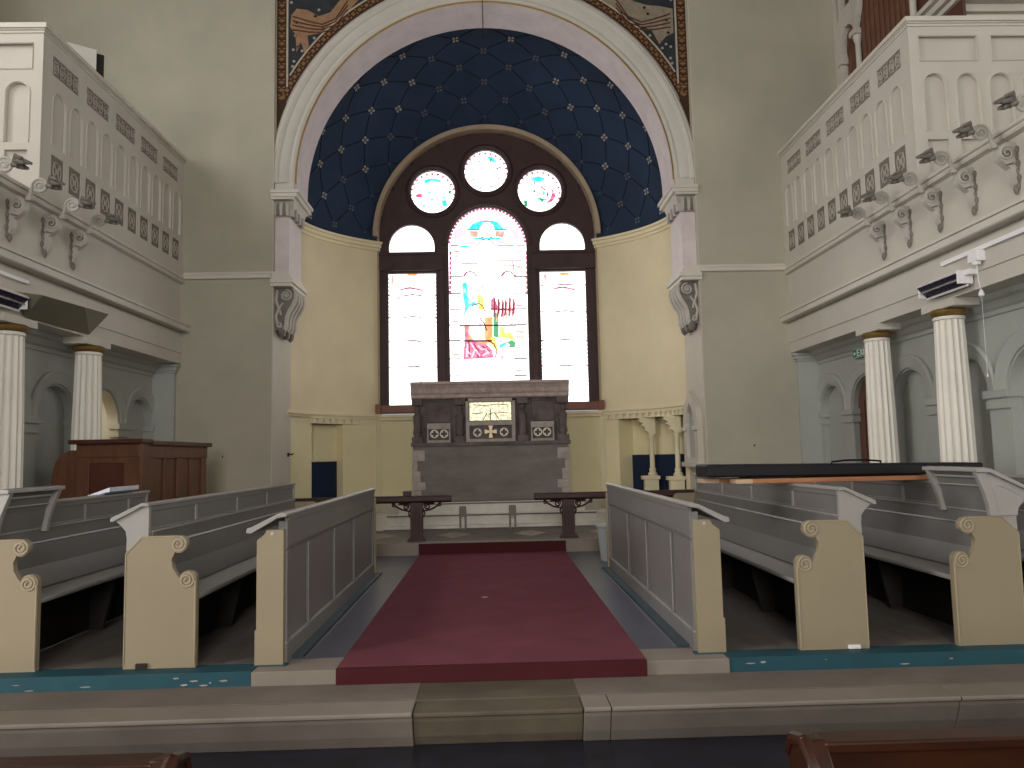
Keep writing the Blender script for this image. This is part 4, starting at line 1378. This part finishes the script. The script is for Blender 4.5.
t = stall(-1, 1.88, Y1, 'grey and cream painted choir stall with scrolled end, left side, next to the low screen', (6.0, 6.95, 7.85))
MB('hook_dark', -1).box(2.18, 2.25, 5.145, 5.16, .302, .335).build('floor_bracket', t)
t = stall(1, 1.99, Y1, 'grey and cream painted choir stall with scrolled end, right side, next to the low screen', (6.0, 6.95, 7.85))
MB('plastic_white').box(2.30, 2.38, 5.14, 5.16, .304, .33).build('white_clip', t, .004)
t = stall(-1, 2.88, Y1L, 'grey and cream painted choir stall at the left edge, papers lying on its ledge', (6.35, 7.1))
desk_box(t, -1, 2.88, 5.14, 5.75)
stall(1, 4.02, 7.05, 'grey choir stall against the aisle wall, a sliver showing at the right edge', (6.2,))
t = stall(1, 3.03, Y1, 'grey and cream painted choir stall at the right edge, with a raised bookrest', (6.35, 7.25, 8.1))
desk_box(t, 1, 3.03, 5.14, 5.75)


def screen(sx, lab):
    t = thing('choir_screen', lab, 'screen', (sx * 1.34, Y0, .3), 'low panelled screens beside the carpet')
    A, B = Y0 + .05, Y1S
    m = MB(['pew_grey', 'pew_edge'], sx)
    m.box(1.335, 1.375, A, B, .3, 1.20)
    m.box(1.315, 1.335, A, B, 1.04, 1.20)
    m.box(1.308, 1.335, A, B, 1.20, 1.235)
    m.prism([(1.335, 1.01), (1.322, 1.015), (1.315, 1.04), (1.335, 1.04)], 'xz', A, B, 0)
    m.box(1.315, 1.335, A, B, .3, .42)
    m.box(1.318, 1.335, A, B, .42, .432, 1)
    ys = [A, 5.83, 6.77, 7.70, B]
    for k, y in enumerate(ys):
        if 0 < k < 4:
            m.box(1.316, 1.335, y - .035, y + .035, .43, 1.01)
            m.box(1.313, 1.318, y - .045, y - .030, .43, 1.01, 1)
    m.box(1.316, 1.335, A, A + .07, .43, 1.01)
    m.box(1.316, 1.335, B - .07, B, .43, 1.01)
    m.build('panelled_front', t, .003)
    m = MB('pew_edge', sx)
    m.prism([(1.30, 1.235), (1.30, 1.252), (1.335, 1.26), (1.36, 1.253), (1.53, 1.17), (1.555, 1.165), (1.56, 1.135), (1.53, 1.13), (1.36, 1.225)], 'xz', Y0 - .03, B + .02)
    m.build('book_ledge', t, .004)
    m = MB(['pew_cream', 'bracket_light'], sx)
    m.prism([(1.328, .3), (1.328, 1.15), (1.44, 1.15), (1.452, 1.12), (1.50, 1.085), (1.50, .52), (1.51, .52), (1.51, .3)], 'xz', Y0, Y0 + .05)
    m.tube([(1.40, Y0 - .004, 1.125), (1.40, Y0 + .002, 1.125)], .012, 10, 1)
    m.build('end_post', t, .004)
    m = MB('pew_cream', sx)
    m.box(1.30, 1.50, B - .0, B + .05, .3, 1.15)
    m.build('end_post', t, .004)
    m = MB('pew_grey', sx)
    m.prism([(1.375, .80), (1.375, 1.22), (1.52, 1.15), (1.49, 1.12), (1.42, 1.0)], 'xz', 6.9, 6.94)
    m.build('ledge_bracket', t)


screen(-1, 'low grey panelled choir screen with cream end post, left of the red carpet')
screen(1, 'low grey panelled choir screen with cream end post, right of the red carpet')

# ================================================================== things on and around the stalls
t = thing('keyboard_case', 'long black case lying across the stalls on top of two planks', 'case', (2.72, 6.15, 1.40))
MB('black_vinyl').prism([(1.66, 1.392), (3.80, 1.378), (3.80, 1.462), (1.66, 1.490)], 'xz', 5.98, 6.34).build('case_body', t, .014)
MB('black_vinyl').tube([(2.62, 5.985, 1.476), (2.62, 5.975, 1.492), (2.72, 5.97, 1.502), (2.88, 5.97, 1.502), (3.0, 5.975, 1.49), (3.0, 5.985, 1.472)], .008, 6).build('handle', t)
MB('black_vinyl').box(2.0, 2.3, 6.02, 6.3, 1.376, 1.39).box(3.05, 3.25, 6.02, 6.3, 1.376, 1.384).build('foot_pad', t)
for x0, x1, y0, y1, lab in ((1.86, 3.36, 5.93, 6.10, 'orange-brown plank with a pale sawn end, the nearer of two under the black case'),
                            (1.67, 3.42, 6.16, 6.34, 'brown plank with a pale sawn end, the farther of two under the black case')):
    m = MB(['plank_wood', 'plank_end'])
    m.box(x0 + .13, x1, y0, y1, 1.343, 1.376)
    m.box(x0, x0 + .13, y0, y1, 1.343, 1.376, 1)
    tag(m.build('wooden_plank', bevel=.003), lab, 'plank', 'planks lying across the stalls')
# papers on the left ledge
t = thing('paper_folder', 'white papers in a blue-grey folder lying on the ledge of the left stall', 'papers', (-3.27, 6.95, 1.345))
MB('paper_blue').prism([(-3.36, 1.29), (-3.17, 1.347), (-3.17, 1.36), (-3.36, 1.303)], 'xz', 6.6, 7.05).build('folder', t)
MB('paper_white').prism([(-3.36, 1.305), (-3.16, 1.362), (-3.16, 1.40), (-3.36, 1.33)], 'xz', 6.66, 7.2).build('sheets', t, .003)

# bin
t = thing('waste_bin', 'pale grey plastic bin on the slate floor behind the right screen end', 'bin', (1.45, 9.6, .3))
MB('bin_white').lathe([(.13, .302), (.165, .70), (.165, .715), (.15, .715), (.12, .33)], 1.44, 9.62, 24).build('bin_body', t)
MB('bin_white').lathe([(.165, .70), (.185, .705), (.185, .73), (.16, .73)], 1.44, 9.62, 24).build('rim', t)

# wooden reading desk box
t = thing('reading_desk', 'large reddish-brown panelled wooden reading desk standing behind the left choir stalls', 'desk', (-3.9, 8.4, .3))
m = MB(['console_wood', 'console_dark'])
m.box(-4.26, -3.60, 8.22, 8.27, .31, 1.80)
m.box(-3.65, -3.60, 8.27, 10.05, .31, 1.80)
m.box(-3.65, -3.60, 10.02, 10.09, .31, 1.80)
m.box(-4.26, -4.2, 8.27, 8.62, .31, 1.78)
m.build('carcass', t, .004)
m = MB(['console_wood', 'console_dark'])
m.box(-4.24, -4.11, 8.195, 8.22, .35, 1.66)
m.box(-3.76, -3.61, 8.195, 8.22, .35, 1.66)
m.box(-4.24, -3.61, 8.19, 8.22, 1.66, 1.78)
m.box(-4.11, -3.76, 8.21, 8.225, .4, 1.60, 1)
m.box(-4.11, -3.76, 8.198, 8.22, 1.60, 1.66)
m.build('front_panel', t, .004)
m = MB(['console_wood', 'console_dark'])
m.box(-3.61, -3.572, 8.185, 8.42, .35, 1.799)
for y in (8.40, 9.12, 9.88):
    m.box(-3.60, -3.575, y, y + .12, .35, 1.66)
m.box(-3.60, -3.575, 8.3, 10.05, 1.64, 1.78)
for y in (8.76, 9.50):
    m.box(-3.60, -3.582, y, y + .07, .35, 1.64)
m.build('side_panel', t, .004)
m = MB('console_dark')
m.box(-4.31, -3.55, 8.15, 8.40, 1.80, 1.845)
m.box(-3.68, -3.54, 8.38, 10.12, 1.78, 1.83)
m.build('top_board', t, .006)
m = MB('console_wood')
m.prism([(-4.26, .31), (-4.26, 1.74), (-4.34, 1.74), (-4.42, 1.70), (-4.48, 1.62), (-4.51, 1.50), (-4.51, .31)], 'xz', 8.24, 8.60)
m.build('curved_wing', t, .005)

# loudspeaker on the left entablature
m = MB('speaker_olive')
A, B, C_, D = (-4.10, 7.25, 3.16), (-4.36, 9.05, 3.31), (-4.36, 8.62, 3.0), (-4.36, 7.42, 2.99)
M_, N_ = (-4.10, 8.02, 3.19), (-4.36, 7.95, 2.99)
A2 = (-4.36, 7.25, 3.2)
m.add([A, B, C_, D, M_, N_, A2], [(0, 4, 5, 3), (4, 1, 2, 5), (0, 6, 1, 4), (0, 3, 6), (3, 5, 2, 1, 6)])
tag(m.build('wall_loudspeaker', bevel=.006), 'olive-grey wedge-shaped loudspeaker fixed to the beam above the left columns', 'loudspeaker')


def heater(sx, ya, yb, z, lab):
    t = thing('infrared_heater', lab, 'heater', (sx * 4.3, ya, z), 'infrared heaters on the beams')
    m = MB('plastic_white', sx)
    m.prism([(4.36, z - .06), (4.36, z + .07), (4.25, z + .08), (4.21, z + .055), (4.215, z + .045), (4.25, z + .05), (4.335, z - .05)], 'xz', ya, yb)
    m.box(4.22, 4.36, ya - .02, ya, z - .05, z + .07)
    m.box(4.24, 4.36, yb, yb + .015, z - .05, z + .07)
    m.prism([(4.30, z - .06), (4.32, z - .05), (4.335, z - .065), (4.31, z - .075)], 'xz', ya, yb)
    m.build('housing', t, .002)
    MB('heater_glass', sx).prism([(4.22, z + .045), (4.245, z + .05), (4.33, z - .045), (4.315, z - .055)], 'xz', ya + .005, yb - .005).build('reflector', t)
    m = MB('chrome', sx)
    m.tube([(4.255, ya + .01, z - .005), (4.255, yb - .01, z - .005)], .008, 8)
    m.build('tube', t)
    m = MB('plastic_white', sx)
    m.box(4.28, 4.37, ya - .09, ya - .02, z + .02, z + .07)
    m.build('wall_bracket', t, .003)


heater(1, 6.84, 7.50, 3.09, 'white and dark purple infrared heater on the beam over the right column')
heater(-1, 6.4, 7.25, 3.08, 'white and dark purple infrared heater at the left edge, over the nearest column')
tag(MB('plastic_white', -1).box(4.325, 4.36, 5.9, 7.42, 3.30, 3.335).build('cable_trunking', bevel=.003), 'white cable trunking strip under the left gallery cornice', 'trunking')
tag(MB('plastic_white', 1).box(4.325, 4.36, 5.2, 7.25, 3.295, 3.335).build('cable_trunking', bevel=.003), 'white cable trunking strip under the right gallery cornice', 'trunking')
t = thing('cord_switch', 'white pull-cord switch box with a long hanging cord on the right beam', 'switch', (4.3, 6.68, 3.2))
MB('plastic_white').box(4.28, 4.36, 6.62, 6.76, 3.20, 3.30).lathe([(.035, 3.17), (.04, 3.20)], 4.31, 6.68, 16).build('switch_box', t, .006)
m = MB('plastic_white')
m.tube([(4.31, 6.68, 3.18), (4.28, 6.62, 3.02), (4.27, 6.58, 2.92)], .004, 5)
m.lathe([(.012, 2.87), (.024, 2.88), (.024, 2.90), (.010, 2.93)], 4.27, 6.58, 12)
m.tube([(4.27, 6.58, 2.90), (4.27, 6.58, 2.2)], .0018, 5)
m.lathe([(.004, 2.17), (.009, 2.18), (.004, 2.205)], 4.27, 6.58, 10)
m.build('pull_cord', t)

# exit sign
t = thing('exit_sign', 'green and white exit sign on the grey aisle wall beside the right column', 'sign', (4.74, 9.72, 2.73))
MB('exit_green').box(4.70, 4.72, 9.48, 9.96, 2.735, 2.855).build('sign_plate', t, .002)
m = MB('plastic_white')
m.box(4.697, 4.70, 9.485, 9.955, 2.848, 2.853)
m.box(4.697, 4.70, 9.485, 9.955, 2.737, 2.742)


def stroke(y0, z0, y1, z1, w=.012):
    dy, dz = y1 - y0, z1 - z0
    L = math.hypot(dy, dz)
    ny, nz = -dz / L * w, dy / L * w
    m.prism([(y0 + ny, z0 + nz), (y1 + ny, z1 + nz), (y1 - ny, z1 - nz), (y0 - ny, z0 - nz)], 'yz', 4.695, 4.70)


yy = 9.93          # letters run from far to near as read from the nave
stroke(yy, 2.795, yy - .06, 2.795, .009)
stroke(yy - .015, 2.775, yy - .015, 2.815, .009)
x_ = yy - .10
for z in (2.757, 2.795, 2.833):
    stroke(x_, z, x_ - .055, z, .007)
stroke(x_, 2.752, x_, 2.838, .009)
x_ -= .085
stroke(x_, 2.757, x_ - .055, 2.833, .009)
stroke(x_, 2.833, x_ - .055, 2.757, .009)
x_ -= .09
stroke(x_, 2.752, x_, 2.838, .009)
x_ -= .04
stroke(x_, 2.833, x_ - .07, 2.833, .007)
stroke(x_ - .035, 2.752, x_ - .035, 2.833, .009)
m.build('lettering', t)

# hooks
for x, y, sx, lab in ((3.775, YW - .05, 1, 'small dark hook on the plaster right of the arch'), (-3.777, YW - .05, -1, 'small dark hook on the plaster left of the arch')):
    m = MB('hook_dark')
    m.disc((x, y - .006, 1.655), .026, .012, 12)
    m.tube([(x, y - .012, 1.655), (x, y - .05, 1.65), (x, y - .06, 1.67)], .009, 6)
    tag(m.build('wall_hook'), lab, 'hook')
m = MB('hook_dark').box(-3.085, -3.06, 12.02, 12.06, 1.64, 1.70).tube([(-3.07, 12.04, 1.68), (-3.02, 12.04, 1.67), (-3.0, 12.04, 1.69)], .012, 6)
tag(m.build('wall_hook'), 'small dark hook on the pale reveal of the left pier', 'hook')

# niches: curtains, colonnettes, pointed niche
def curtain(p, q, z0, z1, lab, grp='navy cloths in the apse niches'):
    m = MB('navy_cloth')
    n = 28
    vs, fs = [], []
    for i in range(n + 1):
        u = i / n
        x = p[0] + (q[0] - p[0]) * u
        y = p[1] + (q[1] - p[1]) * u - .012 - .01 * math.sin(u * 34)
        vs += [(x, y, z0), (x, y, z1), (x, y + .012, z1), (x, y + .012, z0)]
    for i in range(n):
        for k in range(4):
            fs.append((i * 4 + k, i * 4 + (k + 1) % 4, i * 4 + 4 + (k + 1) % 4, i * 4 + 4 + k))
    fs += [(0, 1, 2, 3), (n * 4, n * 4 + 1, n * 4 + 2, n * 4 + 3)]
    m.add(vs, fs, 0, True)
    tag(m.build('navy_curtain'), lab, 'curtain')


pL0, pL1 = ell(ang(2.90)), ell(ang(2.50))
curtain((-(pL0[0] + .115), pL0[1] + .085), (-(pL1[0] + .118), pL1[1] + .085), .63, 1.55, 'dark navy cloth hanging in the single niche of the apse, left side')
pR0, pR1 = ell(ang(3.06)), ell(ang(2.22))
qa, qb = (pR0[0] + .245, pR0[1] + .17), (pR1[0] + .25, pR1[1] + .17)
curtain(qb, qa, .63, 1.55, 'dark navy cloth hanging behind the colonnettes of the double niche, right side')
for k, (x, lab) in enumerate(((2.70, 'cream colonnette with bracketed head in the double niche, nearer the altar'), (3.0, 'cream colonnette with bracketed head in the double niche, nearer the arch'))):
    y = ax_y(x) + .04
    x -= .0
    t = thing('colonnette', lab, 'column', (x, y, .63), 'colonnettes of the double niche')
    MB('apse_trim').box(x - .15, x + .08, y - .08, y + .05, .63, 1.14).box(x - .19, x + .10, y - .11, y + .07, 1.14, 1.20).build('pedestal', t, .004)
    MB('apse_trim').lathe([(.075, 1.20), (.08, 1.23), (.05, 1.27), (.06, 1.30), (.042, 1.34), (.04, 1.84), (.055, 1.86), (.055, 1.89)], x, y, 20).build('shaft', t)
    m = MB('apse_trim')
    m.prism([(x - .05, 1.89), (x - .07, 1.93), (x - .12, 1.95), (x - .11, 2.0), (x - .16, 2.03), (x - .15, 2.08), (x - .20, 2.10), (x - .20, 2.17), (x + .06, 2.17), (x + .06, 1.89)], 'xz', y - .06, y + .07)
    m.build('bracket_head', t, .004)

t = thing('pointed_niche', 'small white framed niche with a pointed head on the reveal of the right pier', 'niche', (3.09, 11.9, 1.4))
m = MB('plaster_pier')
o = [(11.36, 1.42), (12.18, 1.42), (12.18, 2.10), (12.12, 2.24), (12.0, 2.36), (11.78, 2.50), (11.56, 2.36), (11.42, 2.24), (11.36, 2.10)]
i_ = [(11.52, 1.50), (12.02, 1.50), (12.02, 2.02), (11.95, 2.18), (11.78, 2.33), (11.60, 2.18), (11.52, 2.02)]
m.prism(o, 'yz', 3.0, 3.086, holes=[i_])
m.box(2.96, 3.086, 11.33, 12.22, 1.36, 1.43)
m.box(2.97, 3.0, 11.35, 11.54, 1.90, 1.96)
m.box(2.97, 3.0, 12.0, 12.2, 1.90, 1.96)
m.build('frame', t, .004)
MB('aisle_grey').prism(i_, 'yz', 3.06, 3.084).build('recess_back', t)
MB('hook_dark').tube([(3.055, 11.62, 1.70), (3.045, 11.60, 1.60), (3.05, 11.66, 1.58)], .01, 6).build('hook', t)

# gallery things: leaning board (left), organ case (right)
t = thing('white_board', 'pale board on a dark back standing in the left gallery, only its top corner showing', 'board', (-4.95, 9.4, 4.24))
def slab(m, P, Q, t0, t1, z0, z1):
    d_ = Vector((Q[0] - P[0], Q[1] - P[1], 0)).normalized()
    n_ = Vector((-d_.y, d_.x, 0))
    vs = []
    for p in (Vector((P[0], P[1], 0)), Vector((Q[0], Q[1], 0))):
        for tt in (t0, t1):
            for z in (z0, z1):
                q = p + n_ * tt
                vs.append((q.x, q.y, z))
    m.add(vs, [(0, 1, 3, 2), (4, 6, 7, 5), (0, 4, 5, 1), (2, 3, 7, 6), (0, 2, 6, 4), (1, 5, 7, 3)])


m = MB('board_white'); slab(m, (-5.30, 9.28), (-4.865, 9.60), 0, .03, 4.25, 6.79); m.build('board_face', t)
m = MB('dark_under'); slab(m, (-5.30, 9.28), (-4.79, 9.655), .03, .14, 4.25, 6.76); m.build('board_back', t)

t = thing('organ_case', 'white arcaded organ case with brown pipes above the right gallery', 'organ', (5.3, 10.2, 4.24))
m = MB('gallery_paint')
OX = 5.28
m.box(OX, OX + .12, 11.02, 11.2, 4.25, 10.3)
# small arch bay between 10.98 and 10.62 with spandrel and recessed panel above
m.prism([(10.56, 7.5), (10.62, 7.62), (10.72, 7.70), (10.84, 7.70), (10.94, 7.60), (11.02, 7.40), (11.04, 7.9), (10.56, 7.9)], 'yz', OX, OX + .10)
m.box(OX + .0, OX + .10, 8.3, 11.04, 9.7, 10.3)
m.prism([(10.56, 7.9), (11.04, 7.9), (11.04, 9.8), (10.56, 9.8)], 'yz', OX, OX + .10, holes=[[(10.66, 8.0), (10.94, 8.0), (10.94, 8.22), (10.66, 8.22)], [(10.66, 8.5), (10.94, 8.5), (10.94, 9.2), (10.66, 9.2)]])
m.prism([(9.2, 9.8), (9.2, 9.2), (9.8, 9.0), (10.15, 8.5), (10.35, 8.05), (10.46, 7.7), (10.58, 7.5), (10.58, 9.8)], 'yz', OX, OX + .08)
m.build('case_frame', t, .006)
for y, z1 in ((10.58, 7.52), (9.15, 9.3)):
    m = MB('gallery_paint')
    m.lathe([(.06, 4.25), (.06, 4.5), (.042, 4.55), (.04, z1 - .2), (.065, z1 - .12), (.065, z1 - .08)], OX + .06, y, 20)
    m.box(OX - .03, OX + .14, y - .08, y + .08, z1 - .08, z1)
    m.build('colonnette', t, .003)
m = MB('gallery_paint')
m.box(OX - .02, OX + .12, 10.96, 11.10, 7.22, 7.32)
m.build('impost', t, .004)
MB('organ_brown').box(OX + .13, OX + .17, 8.3, 11.2, 4.25, 10.3).build('back_panel', t)
for k in range(13):
    y = 9.3 + k * .13 if k < 10 else 10.66 + (k - 10) * .12
    MB('organ_pipe').lathe([(.02, 4.9), (.052, 5.1), (.052, 9.6)], OX + .12, y, 14).build('organ_pipe', t)
t = thing('organ_console_cornice', 'white moulded cornice of the organ casework standing behind the right gallery front', 'organ', (6.2, 8.4, 4.24))
m = MB('gallery_paint')
m.box(5.50, 7.3, 8.44, 9.05, 4.25, 6.42)
m.build('casework', t, .005)
m = MB('gallery_paint')
for z0, z1, o in ((6.42, 6.50, .02), (6.50, 6.54, .07), (6.54, 6.60, .05), (6.60, 6.66, .14), (6.66, 6.74, .20), (6.74, 6.80, .26)):
    m.box(5.50 - o, 7.3, 8.44 - o, 9.05, z0, z1)
m.build('cornice', t, .004)

# ================================================================== nave pews in the foreground
for sx, lab in ((-1, 'dark red-brown nave pew top at the bottom left corner'), (1, 'dark red-brown nave pew with a curved end at the bottom right corner')):
    t = thing('nave_pew', lab, 'pew', (sx * 1.5, 1.95, 0), 'wooden nave pews')
    x0 = .75 if sx < 0 else .775
    m = MB('nave_pew_wood', sx)
    m.box(x0 + .04, 3.6, 1.94, 1.97, .05, .872)
    m.build('back_board', t, .003)
    MB('nave_pew_wood', sx).box(x0 + .03, 3.6, 1.92, 2.0, .872, .90).build('top_rail', t, .006)
    m = MB('nave_pew_wood', sx)
    m.prism([(1.45, 0), (2.03, 0), (2.03, .86), (2.0, .895), (1.93, .905), (1.88, .84), (1.86, .70), (1.78, .62), (1.55, .60), (1.45, .52)], 'yz', x0 - .02, x0 + .04)
    m.tube([(x0 - .01, 2.03, .84), (x0 - .012, 2.0, .885), (x0 - .01, 1.94, .90), (x0 - .0, 1.89, .85), (x0 - .02, 1.87, .72)], .018, 8)
    m.build('bench_end', t, .006)
    MB('nave_pew_wood', sx).box(x0 + .04, 3.6, 1.5, 1.94, .42, .45).build('seat', t, .004)
